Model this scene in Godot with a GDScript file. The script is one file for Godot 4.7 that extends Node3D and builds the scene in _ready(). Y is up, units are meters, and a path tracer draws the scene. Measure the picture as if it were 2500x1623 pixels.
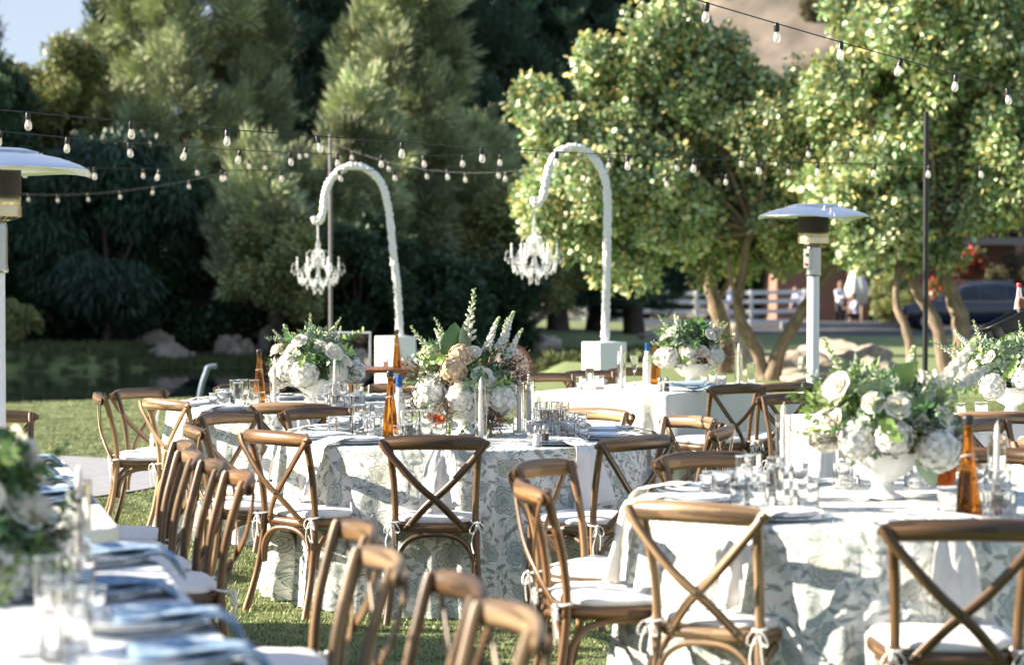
extends Node3D

# ---------------------------------------------------------------- mesh builder
class MB:
	var v := PackedVector3Array()
	var n := PackedVector3Array()
	var uv := PackedVector2Array()
	var c := PackedColorArray()
	var ix := PackedInt32Array()
	var col := Color(1, 1, 1)

	func add(p: Vector3, t := Vector2.ZERO, nn := Vector3.ZERO) -> int:
		v.append(p)
		n.append(nn)
		uv.append(t)
		c.append(col)
		return v.size() - 1

	func tri(a: int, b: int, d: int) -> void:
		ix.append(a)
		ix.append(d)
		ix.append(b)

	func quad(a: int, b: int, d: int, e: int) -> void:
		tri(a, b, d)
		tri(a, d, e)

	func face(p: Array, mid: Vector3, s := 1.0) -> void:
		var nn: Vector3 = (p[1] - p[0]).cross(p[2] - p[0])
		var m := Vector3.ZERO
		for q in p:
			m += q
		m /= p.size()
		if nn.dot(m - mid) < 0:
			p.reverse()
			nn = -nn
		nn = nn.normalized()
		var a := nn.abs()
		var k := []
		for q: Vector3 in p:
			var t := Vector2(q.x, q.z)
			if a.x > a.y and a.x > a.z:
				t = Vector2(q.z, q.y)
			elif a.z > a.y:
				t = Vector2(q.x, q.y)
			k.append(add(q, t * s, nn))
		for i in range(1, k.size() - 1):
			tri(k[0], k[i], k[i + 1])

	func box(m: Vector3, size: Vector3, b := Basis(), bev := 0.0) -> void:
		var h := size / 2
		var at := func(x: float, y: float, z: float) -> Vector3: return m + b * Vector3(x, y, z)
		for ax in 3:
			for s in [-1.0, 1.0]:
				var p := []
				for q in [[-1, -1], [1, -1], [1, 1], [-1, 1]]:
					var w := Vector3.ZERO
					w[ax] = s * h[ax]
					w[(ax + 1) % 3] = q[0] * (h[(ax + 1) % 3] - bev)
					w[(ax + 2) % 3] = q[1] * (h[(ax + 2) % 3] - bev)
					p.append(at.call(w.x, w.y, w.z))
				face(p, m)
		if bev <= 0:
			return
		for ax in 3:
			var u := (ax + 1) % 3
			var w := (ax + 2) % 3
			for su in [-1.0, 1.0]:
				for sw in [-1.0, 1.0]:
					var p := []
					for q in [[-1, 0], [1, 0], [1, 1], [-1, 1]]:
						var e := Vector3.ZERO
						e[ax] = q[0] * (h[ax] - bev)
						e[u] = su * (h[u] - (bev if q[1] == 0 else 0.0))
						e[w] = sw * (h[w] - (0.0 if q[1] == 0 else bev))
						p.append(at.call(e.x, e.y, e.z))
					face(p, m)
		for sx in [-1.0, 1.0]:
			for sy in [-1.0, 1.0]:
				for sz in [-1.0, 1.0]:
					var s := Vector3(sx, sy, sz)
					var p := []
					for ax in 3:
						var e := s * (h - Vector3.ONE * bev)
						e[ax] = s[ax] * h[ax]
						p.append(at.call(e.x, e.y, e.z))
					face(p, m)

	# a swept tube; rx along the frame's side, ry along its up; hint fixes the frame
	func tube(p: Array, rx, ry = null, sides := 8, hint = null, closed := false, cap := true, vs := 1.0, sq := 1.0) -> void:
		var m := p.size()
		var rings := []
		var along := 0.0
		var up := Vector3.ZERO
		for i in m + (1 if closed else 0):
			var k := i % m
			var a: Vector3 = p[(k - 1 + m) % m] if closed or k > 0 else p[k]
			var b: Vector3 = p[(k + 1) % m] if closed or k < m - 1 else p[k]
			var t := (b - a).normalized()
			if i > 0:
				along += (p[k] as Vector3).distance_to(p[(i - 1) % m])
			var side: Vector3
			if hint != null:
				side = t.cross(hint)
				if side.length() < 1e-4:
					side = t.cross(Vector3(0.3, 0.2, 0.9))
			else:
				if i == 0:
					up = Vector3.UP if absf(t.y) < 0.9 else Vector3.RIGHT
				side = t.cross(up)
			side = side.normalized()
			var u := side.cross(t).normalized()
			up = u
			var x: float = rx[k] if rx is Array else rx
			var y: float = x if ry == null else (ry[k] if ry is Array else ry)
			var ring := []
			for j in sides + 1:
				var ang := TAU * j / sides
				var ca := cos(ang)
				var sa := sin(ang)
				if sq != 1.0:
					ca = signf(ca) * pow(absf(ca), sq)
					sa = signf(sa) * pow(absf(sa), sq)
				var nn := (side * (ca / maxf(x, 1e-5)) + u * (sa / maxf(y, 1e-5))).normalized()
				ring.append(add(p[k] + side * ca * x + u * sa * y, Vector2(float(j) / sides, along * vs), nn if sq == 1.0 else (side * cos(ang) + u * sin(ang)).normalized()))
			rings.append(ring)
		for i in rings.size() - 1:
			for j in sides:
				quad(rings[i][j], rings[i + 1][j], rings[i + 1][j + 1], rings[i][j + 1])
		if cap and not closed:
			for e in 2:
				var r: Array = rings[0] if e == 0 else rings[-1]
				var t2: Vector3 = (p[0] - p[1] if e == 0 else p[m - 1] - p[m - 2]).normalized()
				var mid := add(p[0] if e == 0 else p[m - 1], Vector2(0.5, along * vs * e), t2)
				var rim := []
				for j in sides:
					rim.append(add(v[r[j]], uv[r[j]], t2))
				for j in sides:
					if e == 0:
						tri(mid, rim[j], rim[(j + 1) % sides])
					else:
						tri(mid, rim[(j + 1) % sides], rim[j])

	# profile of (radius, height), from bottom to top on the outside; a repeated point makes a sharp edge
	func lathe(prof: Array, segs := 16, o := Transform3D(), ripple := 0.0, lobes := 0) -> void:
		var rows := []
		for q: Vector2 in prof:
			var row := []
			for j in segs:
				var ang := TAU * j / segs
				var r := q.x * (1.0 + ripple * cos(ang * lobes))
				row.append(add(o * Vector3(cos(ang) * r, q.y, -sin(ang) * r), Vector2(float(j) / segs, q.y)))
			rows.append(row)
		for i in rows.size() - 1:
			if prof[i].is_equal_approx(prof[i + 1]):
				continue
			for j in segs:
				var k := (j + 1) % segs
				quad(rows[i][j], rows[i][k], rows[i + 1][k], rows[i + 1][j])

	func ball(m: Vector3, r: Vector3, segs := 8, rows := 5, b := Basis()) -> void:
		var prof := []
		for i in rows + 1:
			var a := PI * i / rows - PI / 2
			prof.append(Vector2(maxf(cos(a), 0.001), sin(a)))
		lathe(prof, segs, Transform3D(b * Basis.from_scale(r), m))

	# a leaf or petal: base, direction, normal, length, width, bend
	func leaf(p: Vector3, d: Vector3, nn: Vector3, l: float, w: float, bend := 0.15, rounded := false) -> void:
		d = d.normalized()
		var s := d.cross(nn).normalized()
		var up := s.cross(d)
		var a := add(p, Vector2(0.5, 0))
		if rounded:
			var q := [add(p + d * l * 0.3 + s * w * 0.46 + up * bend * l * 0.3, Vector2(0, 0.3)), add(p + d * l * 0.75 + s * w * 0.42 + up * bend * l * 0.2, Vector2(0, 0.7)), add(p + d * l, Vector2(0.5, 1)), add(p + d * l * 0.75 - s * w * 0.42 + up * bend * l * 0.2, Vector2(1, 0.7)), add(p + d * l * 0.3 - s * w * 0.46 + up * bend * l * 0.3, Vector2(1, 0.3))]
			for i in 4:
				tri(a, q[i], q[i + 1])
			return
		var x := add(p + d * l * 0.45 + s * w * 0.5 + up * bend * l, Vector2(0, 0.5))
		var y := add(p + d * l * 0.45 - s * w * 0.5 + up * bend * l, Vector2(1, 0.5))
		var z := add(p + d * l - up * bend * l * 0.5, Vector2(0.5, 1))
		var m := add(p + d * l * 0.5, Vector2(0.5, 0.5))
		tri(a, x, m)
		tri(x, z, m)
		tri(a, m, y)
		tri(y, m, z)

	func sheet(nu: int, nv: int, f: Callable, thick := 0.0, uvs := Vector2.ONE) -> void:
		var base := v.size()
		var rows := (nu + 1) * (nv + 1)
		for side in (2 if thick > 0 else 1):
			for j in nv + 1:
				for i in nu + 1:
					add(f.call(float(i) / nu, float(j) / nv), Vector2(float(i) / nu, float(j) / nv) * uvs)
		var g := func(i: int, j: int) -> int: return base + j * (nu + 1) + i
		if thick > 0:
			for j in nv + 1:
				for i in nu + 1:
					var du: Vector3 = v[g.call(mini(i + 1, nu), j)] - v[g.call(maxi(i - 1, 0), j)]
					var dv: Vector3 = v[g.call(i, mini(j + 1, nv))] - v[g.call(i, maxi(j - 1, 0))]
					v[base + rows + j * (nu + 1) + i] -= du.cross(dv).normalized() * thick
		for j in nv:
			for i in nu:
				var a: int = g.call(i, j)
				quad(a, a + 1, a + nu + 2, a + nu + 1)
				if thick > 0:
					quad(rows + a, rows + a + nu + 1, rows + a + nu + 2, rows + a + 1)
		if thick > 0:
			for i in nu:
				for j in [0, nv]:
					var a: int = g.call(i, j)
					if j == 0:
						quad(a, a + rows, a + rows + 1, a + 1)
					else:
						quad(a, a + 1, a + rows + 1, a + rows)
			for j in nv:
				for i in [0, nu]:
					var a: int = g.call(i, j)
					var b := a + nu + 1
					if i == 0:
						quad(a, b, b + rows, a + rows)
					else:
						quad(a, a + rows, b + rows, b)

	func mesh() -> ArrayMesh:
		var acc := PackedVector3Array()
		acc.resize(v.size())
		for i in range(0, ix.size(), 3):
			var a := ix[i]
			var b := ix[i + 1]
			var d := ix[i + 2]
			var fn := (v[d] - v[a]).cross(v[b] - v[a])
			acc[a] += fn
			acc[b] += fn
			acc[d] += fn
		for i in v.size():
			if n[i] == Vector3.ZERO:
				n[i] = acc[i].normalized() if acc[i].length() > 1e-12 else Vector3.UP
		var arr := []
		arr.resize(Mesh.ARRAY_MAX)
		arr[Mesh.ARRAY_VERTEX] = v
		arr[Mesh.ARRAY_NORMAL] = n
		arr[Mesh.ARRAY_TEX_UV] = uv
		arr[Mesh.ARRAY_COLOR] = c
		arr[Mesh.ARRAY_INDEX] = ix
		var am := ArrayMesh.new()
		am.add_surface_from_arrays(Mesh.PRIMITIVE_TRIANGLES, arr)
		return am


# ---------------------------------------------------------------- scene helpers
var rng := RandomNumberGenerator.new()
var M := {}
var cache := {}
var taken := {}


func rnd(a := 0.0, b := 1.0) -> float:
	return rng.randf_range(a, b)


func rv() -> Vector3:
	var p := Vector3(rnd(-1, 1), rnd(-1, 1), rnd(-1, 1))
	while p.length() > 1 or p.length() < 0.05:
		p = Vector3(rnd(-1, 1), rnd(-1, 1), rnd(-1, 1))
	return p


func numbered(called: String) -> String:
	var k: int = taken.get(called, 0)
	taken[called] = k + 1
	return called if k == 0 else "%s_%03d" % [called, k]


func tag(o: Node3D, label := "", category := "", group := "", kind := "") -> Node3D:
	if label:
		o.set_meta("label", label)
	if category:
		o.set_meta("category", category)
	if group:
		o.set_meta("group", group)
	if kind:
		o.set_meta("kind", kind)
	return o


func thing(called: String, label: String, category: String, at := Vector3.ZERO, turn := 0.0, group := "") -> Node3D:
	var o := Node3D.new()
	o.name = numbered(called)
	add_child(o)
	o.position = at
	o.rotation.y = turn
	tag(o, label, category, group)
	return o


func put(called: String, mesh: Mesh, mat: Material, parent: Node3D = null, xf := Transform3D()) -> MeshInstance3D:
	var o := MeshInstance3D.new()
	o.mesh = mesh
	o.material_override = mat
	o.transform = xf
	if parent == null:
		o.name = numbered(called)
		add_child(o)
	else:
		var k := 0
		var nm := called
		while parent.has_node(NodePath(nm)):
			k += 1
			nm = "%s_%03d" % [called, k]
		o.name = nm
		parent.add_child(o, true)
	return o


func part(called: String, b: MB, mat: Material, parent: Node3D, xf := Transform3D()) -> MeshInstance3D:
	return put(called, b.mesh(), mat, parent, xf)


func copy(o: Node3D, label: String, at: Vector3, turn := 0.0, group := "") -> Node3D:
	var r: Node3D = o.duplicate()
	var base: String = o.get_meta("base") if o.has_meta("base") else String(o.name)
	r.name = numbered(base)
	r.remove_meta("base")
	add_child(r)
	r.position = at
	r.rotation.y = turn
	r.set_meta("label", label)
	if group:
		r.set_meta("group", group)
	return r


var first_use := {}


# the first call keeps the prototype itself, later calls duplicate it
func place(key: String, maker: Callable, label: String, category: String, at: Vector3, turn := 0.0, group := "") -> Node3D:
	if not first_use.has(key):
		var o: Node3D = maker.call()
		first_use[key] = o
		o.position = at
		o.rotation.y = turn
		tag(o, label, category, group)
		return o
	var src: Node3D = first_use[key]
	var r: Node3D = src.duplicate()
	r.name = numbered(src.get_meta("base"))
	add_child(r)
	r.position = at
	r.rotation = Vector3(0, turn, 0)
	r.set_meta("label", label)
	if group:
		r.set_meta("group", group)
	return r


func proto(called: String) -> Node3D:
	var o := Node3D.new()
	o.name = numbered(called)
	o.set_meta("base", called)
	add_child(o)
	return o


func lin(r: float, g: float, b: float) -> Color:
	return Color(r, g, b).linear_to_srgb()


func mat(col: Color, rough := 0.6, metal := 0.0, tex: Texture2D = null) -> StandardMaterial3D:
	var m := StandardMaterial3D.new()
	m.albedo_color = col
	m.roughness = rough
	m.metallic = metal
	m.albedo_texture = tex
	return m


func noise(seed_: int, freq: float, oct := 3, kind := FastNoiseLite.TYPE_SIMPLEX_SMOOTH) -> FastNoiseLite:
	var f := FastNoiseLite.new()
	f.seed = seed_
	f.frequency = freq
	f.noise_type = kind
	f.fractal_octaves = oct
	return f


func noise_tex(seed_: int, freq: float, lo: Color, hi: Color, size := 256, oct := 4, normal := false, bump := 2.0) -> NoiseTexture2D:
	var t := NoiseTexture2D.new()
	t.width = size
	t.height = size
	t.seamless = true
	t.noise = noise(seed_, freq, oct)
	if normal:
		t.as_normal_map = true
		t.bump_strength = bump
	else:
		var g := Gradient.new()
		g.set_color(0, lo)
		g.set_color(1, hi)
		t.color_ramp = g
	return t


func arc(n: int, f: Callable) -> Array:
	var p := []
	for i in n + 1:
		p.append(f.call(float(i) / n))
	return p


# a smooth path through points
func spline(p: Array, per := 4) -> Array:
	var out := []
	for i in p.size() - 1:
		var a: Vector3 = p[maxi(i - 1, 0)]
		var d: Vector3 = p[mini(i + 2, p.size() - 1)]
		for k in per:
			out.append((p[i] as Vector3).cubic_interpolate(p[i + 1], a, d, float(k) / per))
	out.append(p[-1])
	return out


func look(d: Vector3) -> Basis:   # a basis whose y runs along d
	d = d.normalized()
	var x := d.cross(Vector3(0.31, 0.2, 0.93)).normalized()
	return Basis(x, d, x.cross(d))


func aim(x: float, d: float, tx: float, td: float) -> float:   # the turn that faces a place, both as (x, metres ahead)
	return atan2(tx - x, -(td - d))


func V(x: float, y: float, d: float) -> Vector3:
	return Vector3(x, y, -d)


# ---------------------------------------------------------------- materials
func wood_tex(seed_: int, dark: Color, light: Color) -> ImageTexture:
	var im := Image.create(64, 512, false, Image.FORMAT_RGB8)
	var f := noise(seed_, 0.02, 3)
	var g := noise(seed_ + 5, 0.1, 2)
	for y in 512:
		for x in 64:
			var a := TAU * x / 64.0
			var t := 0.5 + 0.55 * f.get_noise_3d(cos(a) * 34, y * 0.07, sin(a) * 34) + 0.35 * g.get_noise_3d(cos(a) * 30, y * 0.03, sin(a) * 30)
			var w := f.get_noise_3d(cos(a) * 24 + 90, y * 0.12, sin(a) * 24)
			if w > 0.22:
				t += 0.3
			elif w < -0.34:
				t -= 0.35
			im.set_pixel(x, y, dark.lerp(light, clampf(t, 0, 1)))
	return ImageTexture.create_from_image(im)


func toile_tex() -> ImageTexture:
	var S := 1024
	var im := Image.create(S, S, false, Image.FORMAT_RGB8)
	var base := Color(0.93, 0.925, 0.90)
	im.fill(base)
	var r := RandomNumberGenerator.new()
	r.seed = 41
	var inks := [Color(0.30, 0.39, 0.37), Color(0.36, 0.43, 0.38), Color(0.28, 0.38, 0.44), Color(0.40, 0.43, 0.35)]
	var wob := noise(3, 0.02, 3)
	var spots := []
	for k in 5000:
		var flower := spots.size() < 36
		var rad: float = r.randf_range(46, 88) if flower else r.randf_range(17, 38)
		var p := Vector2(r.randf() * S, r.randf() * S)
		var ok := true
		for s in spots:
			var dx := absf(p.x - s[0].x)
			var dy := absf(p.y - s[0].y)
			if Vector2(minf(dx, S - dx), minf(dy, S - dy)).length() < (rad + s[1]) * (0.86 if flower else 0.78):
				ok = false
				break
		if ok:
			spots.append([p, rad, flower])
		if spots.size() > 330:
			break
	for y in S:
		for x in S:
			var ax := TAU * x / S
			var ay := TAU * y / S
			var q := wob.get_noise_3d(cos(ax) * 90 + cos(ay) * 40, sin(ax) * 90 + sin(ay) * 140, cos(ay) * 90)
			if q > 0.08:
				im.set_pixel(x, y, base.lerp(inks[2 if q > 0.2 else 0], 0.10 + 0.10 * smoothstep(0.08, 0.3, q)))
	var vine := func(p: Vector2, a: float, l: float, ink: Color, w: float) -> void:
		var bend := r.randf_range(-0.02, 0.02)
		for i in int(l):
			a += bend + wob.get_noise_2d(p.x * 2, p.y * 2) * 0.03
			p += Vector2.from_angle(a)
			var ww := w * (1.0 - 0.6 * i / l)
			for y in range(-2, 3):
				for x in range(-2, 3):
					if x * x + y * y <= ww * ww:
						im.set_pixel(posmod(int(p.x) + x, S), posmod(int(p.y) + y, S), ink)
	for s in spots:
		var c: Vector2 = s[0]
		var rad: float = s[1]
		var ink: Color = inks[r.randi() % 4]
		for k in 2:
			vine.call(c, r.randf() * TAU, rad * r.randf_range(1.2, 2.2), ink.lerp(base, 0.35), 1.8)
	for s in spots:
		var c: Vector2 = s[0]
		var rad: float = s[1]
		var ink: Color = inks[r.randi() % 4]
		var rot := r.randf() * TAU
		var pet := r.randi_range(5, 8)
		var sq := r.randf_range(0.62, 1.0)
		for y in range(-int(rad), int(rad) + 1):
			for x in range(-int(rad), int(rad) + 1):
				var q := Vector2(x, y).rotated(rot)
				q.y /= sq
				q += Vector2(wob.get_noise_2d(c.x + x * 1.3, c.y + y * 1.3), wob.get_noise_2d(c.y + y * 1.3, c.x - x * 1.3)) * rad * 0.12
				var t := -1.0
				var d := q.length() / rad
				if s[2]:
					var ang := q.angle()
					for layer in 3:
						var ro := [0.96, 0.7, 0.44][layer] as float
						var ph: float = ang * pet / 2.0 + layer * 0.9
						var edge: float = ro * (0.74 + 0.26 * pow(absf(cos(ph)), 0.45))
						if d < edge:
							var inr := d / edge
							var vein := absf(sin(ang * pet * 5.0 + layer * 2.0))
							t = 0.20 + 0.42 * pow(1.0 - inr, 1.5) + (0.30 if vein < 0.3 and inr < 0.75 else 0.0)
							if inr > 0.93:
								t = 0.80
							if absf(cos(ph)) < 0.13 and inr > 0.45:
								t = 0.62
					if d < 0.15:
						t = 0.8 if int(x / 3 + y / 3) % 2 == 0 else 0.25
				else:
					var u := q.x / rad
					var half := 0.38 * (1.0 - u * u) * (1.0 - 0.3 * u)
					var w := q.y / rad
					if absf(w) < half:
						var inr := absf(w) / maxf(half, 0.01)
						t = 0.34 + (0.3 if w > 0 else 0.0) * (1.0 - inr)
						if absf(w) < 0.03 or inr > 0.85:
							t = 0.78
						elif fposmod(u * 9.0 + absf(w) * 7.0, 1.0) < 0.22:
							t += 0.28
				if t >= 0:
					im.set_pixel(posmod(int(c.x) + x, S), posmod(int(c.y) + y, S), base.lerp(ink, clampf(t, 0, 1)))
	return ImageTexture.create_from_image(im)


func glass(alpha := 0.06, tint := Color(1, 1, 1)) -> StandardMaterial3D:
	var m := mat(Color(tint.r, tint.g, tint.b, alpha), 0.02)
	m.transparency = BaseMaterial3D.TRANSPARENCY_ALPHA
	m.metallic_specular = 0.6
	return m


func leafy(col: Color, back := 0.35, rough := 0.5) -> StandardMaterial3D:
	var m := mat(col, rough)
	m.vertex_color_use_as_albedo = true
	m.backlight_enabled = true
	m.backlight = Color(back, back, back)
	return m


func cloth_mat(tex: Texture2D, col: Color, back := 0.0) -> StandardMaterial3D:
	var m := mat(col, 0.85, 0, tex)
	m.rim_enabled = true
	m.rim = 0.15
	m.metallic_specular = 0.2
	m.normal_enabled = true
	m.normal_texture = M.weave
	m.normal_scale = 0.25
	if back > 0:
		m.backlight_enabled = true
		m.backlight = Color(back, back, back)
	return m


func materials() -> void:
	M.weave = noise_tex(9, 0.05, Color.BLACK, Color.WHITE, 256, 3, true, 3.0)
	var tones := [[Color(0.20, 0.14, 0.09), Color(0.63, 0.495, 0.345)], [Color(0.15, 0.105, 0.07), Color(0.49, 0.37, 0.25)], [Color(0.31, 0.225, 0.15), Color(0.78, 0.65, 0.49)], [Color(0.23, 0.15, 0.09), Color(0.58, 0.43, 0.28)], [Color(0.19, 0.14, 0.10), Color(0.58, 0.46, 0.34)], [Color(0.27, 0.205, 0.145), Color(0.71, 0.59, 0.45)]]
	for k in 6:
		var w := mat(Color.WHITE, 0.36, 0, wood_tex(11 + k * 7, tones[k][0], tones[k][1]))
		w.metallic_specular = 0.5
		w.uv1_scale = Vector3(1, 1, 1)
		M["wood%d" % k] = w
	M.plank = mat(Color(1, 0.86, 0.72), 0.55, 0, wood_tex(77, Color(0.42, 0.28, 0.17), Color(0.72, 0.53, 0.36)))
	M.toile = cloth_mat(toile_tex(), Color(0.94, 0.94, 0.94))
	M.cream = cloth_mat(null, lin(0.68, 0.67, 0.59))
	M.white_cloth = cloth_mat(null, lin(0.72, 0.72, 0.71))
	M.napkin = cloth_mat(null, lin(0.80, 0.77, 0.73), 0.3)
	M.blue_napkin = cloth_mat(noise_tex(5, 0.012, lin(0.09, 0.19, 0.34), lin(0.45, 0.54, 0.62), 256, 4), Color.WHITE)
	M.slate_napkin = cloth_mat(null, lin(0.30, 0.40, 0.46))
	M.cushion = cloth_mat(null, lin(0.76, 0.74, 0.71))
	M.steel = mat(lin(0.46, 0.45, 0.43), 0.25, 1.0)
	M.alu = mat(lin(0.78, 0.80, 0.84), 0.3, 1.0)
	M.brass = mat(lin(0.70, 0.58, 0.36), 0.3, 1.0)
	M.dark_steel = mat(lin(0.09, 0.08, 0.07), 0.45, 0.6)
	M.black = mat(lin(0.012, 0.012, 0.013), 0.4)
	M.black_gloss = mat(lin(0.02, 0.02, 0.022), 0.22)
	M.white_paint = mat(lin(0.78, 0.79, 0.80), 0.35)
	M.white = mat(lin(0.8, 0.8, 0.78), 0.6)
	M.wax = mat(lin(0.83, 0.82, 0.78), 0.4)
	M.wax.subsurf_scatter_enabled = true
	M.wax.subsurf_scatter_strength = 0.2
	M.ceramic = mat(lin(0.82, 0.82, 0.80), 0.15)
	M.plate = mat(lin(0.62, 0.67, 0.72), 0.08)
	M.charger = glass(0.3, Color(0.72, 0.82, 0.93))
	M.glass = glass(0.03, Color(0.85, 0.88, 0.9))
	var rg := mat(Color(1, 1, 1, 0.0), 0.0)
	rg.refraction_enabled = true
	rg.refraction_scale = 0.036
	M.glass = rg
	M.thick_glass = glass(0.30, Color(0.85, 0.9, 0.93))
	M.bulb = glass(0.26)
	M.crystal = glass(0.26)
	M.water = mat(lin(0.006, 0.012, 0.012), 0.03)
	M.water.normal_enabled = true
	M.water.normal_texture = noise_tex(31, 0.008, Color.BLACK, Color.WHITE, 256, 3, true, 1.0)
	M.water.normal_scale = 0.22
	M.water.uv1_triplanar = true
	M.water.uv1_world_triplanar = true
	M.water.uv1_scale = Vector3(0.4, 0.4, 0.4)
	M.water.metallic_specular = 0.6
	var amber := mat(Color(0.80, 0.48, 0.13, 0.0), 0.03)
	amber.refraction_enabled = true
	amber.refraction_scale = 0.035
	M.amber = amber
	M.filament = mat(lin(0.95, 0.72, 0.48), 0.4)
	M.blue_cap = mat(lin(0.02, 0.10, 0.34), 0.3, 0.3)
	M.red = mat(lin(0.6, 0.03, 0.02), 0.4)
	M.orange = mat(lin(0.75, 0.16, 0.02), 0.4)
	M.petal = leafy(lin(0.90, 0.89, 0.84), 0.7, 0.7)
	M.blush = leafy(lin(0.74, 0.56, 0.38), 0.5, 0.7)
	M.rust = leafy(lin(0.34, 0.11, 0.05), 0.3, 0.7)
	M.lime = leafy(lin(0.42, 0.50, 0.24), 0.35, 0.7)
	M.green = leafy(lin(0.09, 0.19, 0.06), 0.35, 0.35)
	M.sage = leafy(lin(0.25, 0.34, 0.22), 0.3, 0.5)
	M.bright = leafy(lin(0.26, 0.40, 0.11), 0.4, 0.45)
	M.dry = leafy(lin(0.11, 0.06, 0.04), 0.2, 0.6)
	M.orange_petal = leafy(lin(0.75, 0.2, 0.03), 0.5, 0.6)
	M.redbud = leafy(lin(0.55, 0.02, 0.02), 0.3, 0.5)
	M.bark = mat(Color.WHITE, 0.85, 0, noise_tex(51, 0.02, lin(0.12, 0.085, 0.055), lin(0.36, 0.27, 0.19), 256, 5))
	M.bark.uv1_scale = Vector3(1, 0.7, 1)
	M.dark_bark = mat(Color.WHITE, 0.9, 0, noise_tex(53, 0.02, lin(0.05, 0.035, 0.03), lin(0.14, 0.10, 0.08), 256, 5))
	M.broad = leafy(Color.WHITE, 0.55, 0.38)
	M.pine = leafy(Color.WHITE, 0.12, 0.6)
	var g := mat(Color.WHITE, 0.9, 0, noise_tex(61, 0.01, lin(0.13, 0.18, 0.055), lin(0.23, 0.26, 0.10), 512, 5))
	g.uv1_triplanar = true
	g.uv1_world_triplanar = true
	g.uv1_scale = Vector3(0.35, 0.35, 0.35)
	M.lawn = g
	M.blade = leafy(Color.WHITE, 0.4, 0.5)
	var con := mat(Color.WHITE, 0.9, 0, noise_tex(71, 0.02, lin(0.24, 0.24, 0.25), lin(0.33, 0.33, 0.345), 512, 5))
	con.uv1_triplanar = true
	con.uv1_world_triplanar = true
	con.uv1_scale = Vector3(0.5, 0.5, 0.5)
	M.concrete = con
	var asp := mat(lin(0.055, 0.055, 0.06), 0.9)
	M.asphalt = asp
	var rock := mat(Color.WHITE, 0.9, 0, noise_tex(81, 0.015, lin(0.26, 0.21, 0.16), lin(0.52, 0.45, 0.36), 512, 5))
	rock.uv1_triplanar = true
	rock.uv1_world_triplanar = true
	rock.uv1_scale = Vector3(0.8, 0.8, 0.8)
	M.rock = rock
	var hill := mat(Color.WHITE, 0.95, 0, noise_tex(91, 0.012, lin(0.05, 0.042, 0.033), lin(0.32, 0.26, 0.21), 512, 6))
	hill.uv1_triplanar = true
	hill.uv1_world_triplanar = true
	hill.uv1_scale = Vector3(0.05, 0.05, 0.05)
	M.hill = hill
	M.adobe = mat(Color.WHITE, 0.9, 0, noise_tex(95, 0.03, lin(0.24, 0.13, 0.095), lin(0.33, 0.19, 0.14), 256, 4))
	M.car = mat(lin(0.012, 0.018, 0.04), 0.25, 0.3)
	M.car.clearcoat_enabled = true
	M.car.clearcoat = 1.0
	M.car.clearcoat_roughness = 0.05
	M.car_glass = mat(lin(0.015, 0.02, 0.03), 0.05)
	M.rubber = mat(lin(0.012, 0.012, 0.012), 0.8)
	M.skin = mat(lin(0.32, 0.17, 0.11), 0.5)
	M.vcol = mat(Color.WHITE, 0.75)
	M.vcol.vertex_color_use_as_albedo = true
	M.upholstery = cloth_mat(null, lin(0.80, 0.60, 0.48))
	M.flower_wrap = mat(lin(0.80, 0.79, 0.76), 0.75)
	M.flower_wrap.vertex_color_use_as_albedo = true
	M.grey_pole = mat(lin(0.22, 0.20, 0.21), 0.4, 0.3)
	M.salt = mat(lin(0.8, 0.8, 0.8), 0.8)
	M.pepper = mat(lin(0.06, 0.05, 0.045), 0.8)
	M.paper = mat(lin(0.75, 0.75, 0.74), 0.8)


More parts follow.
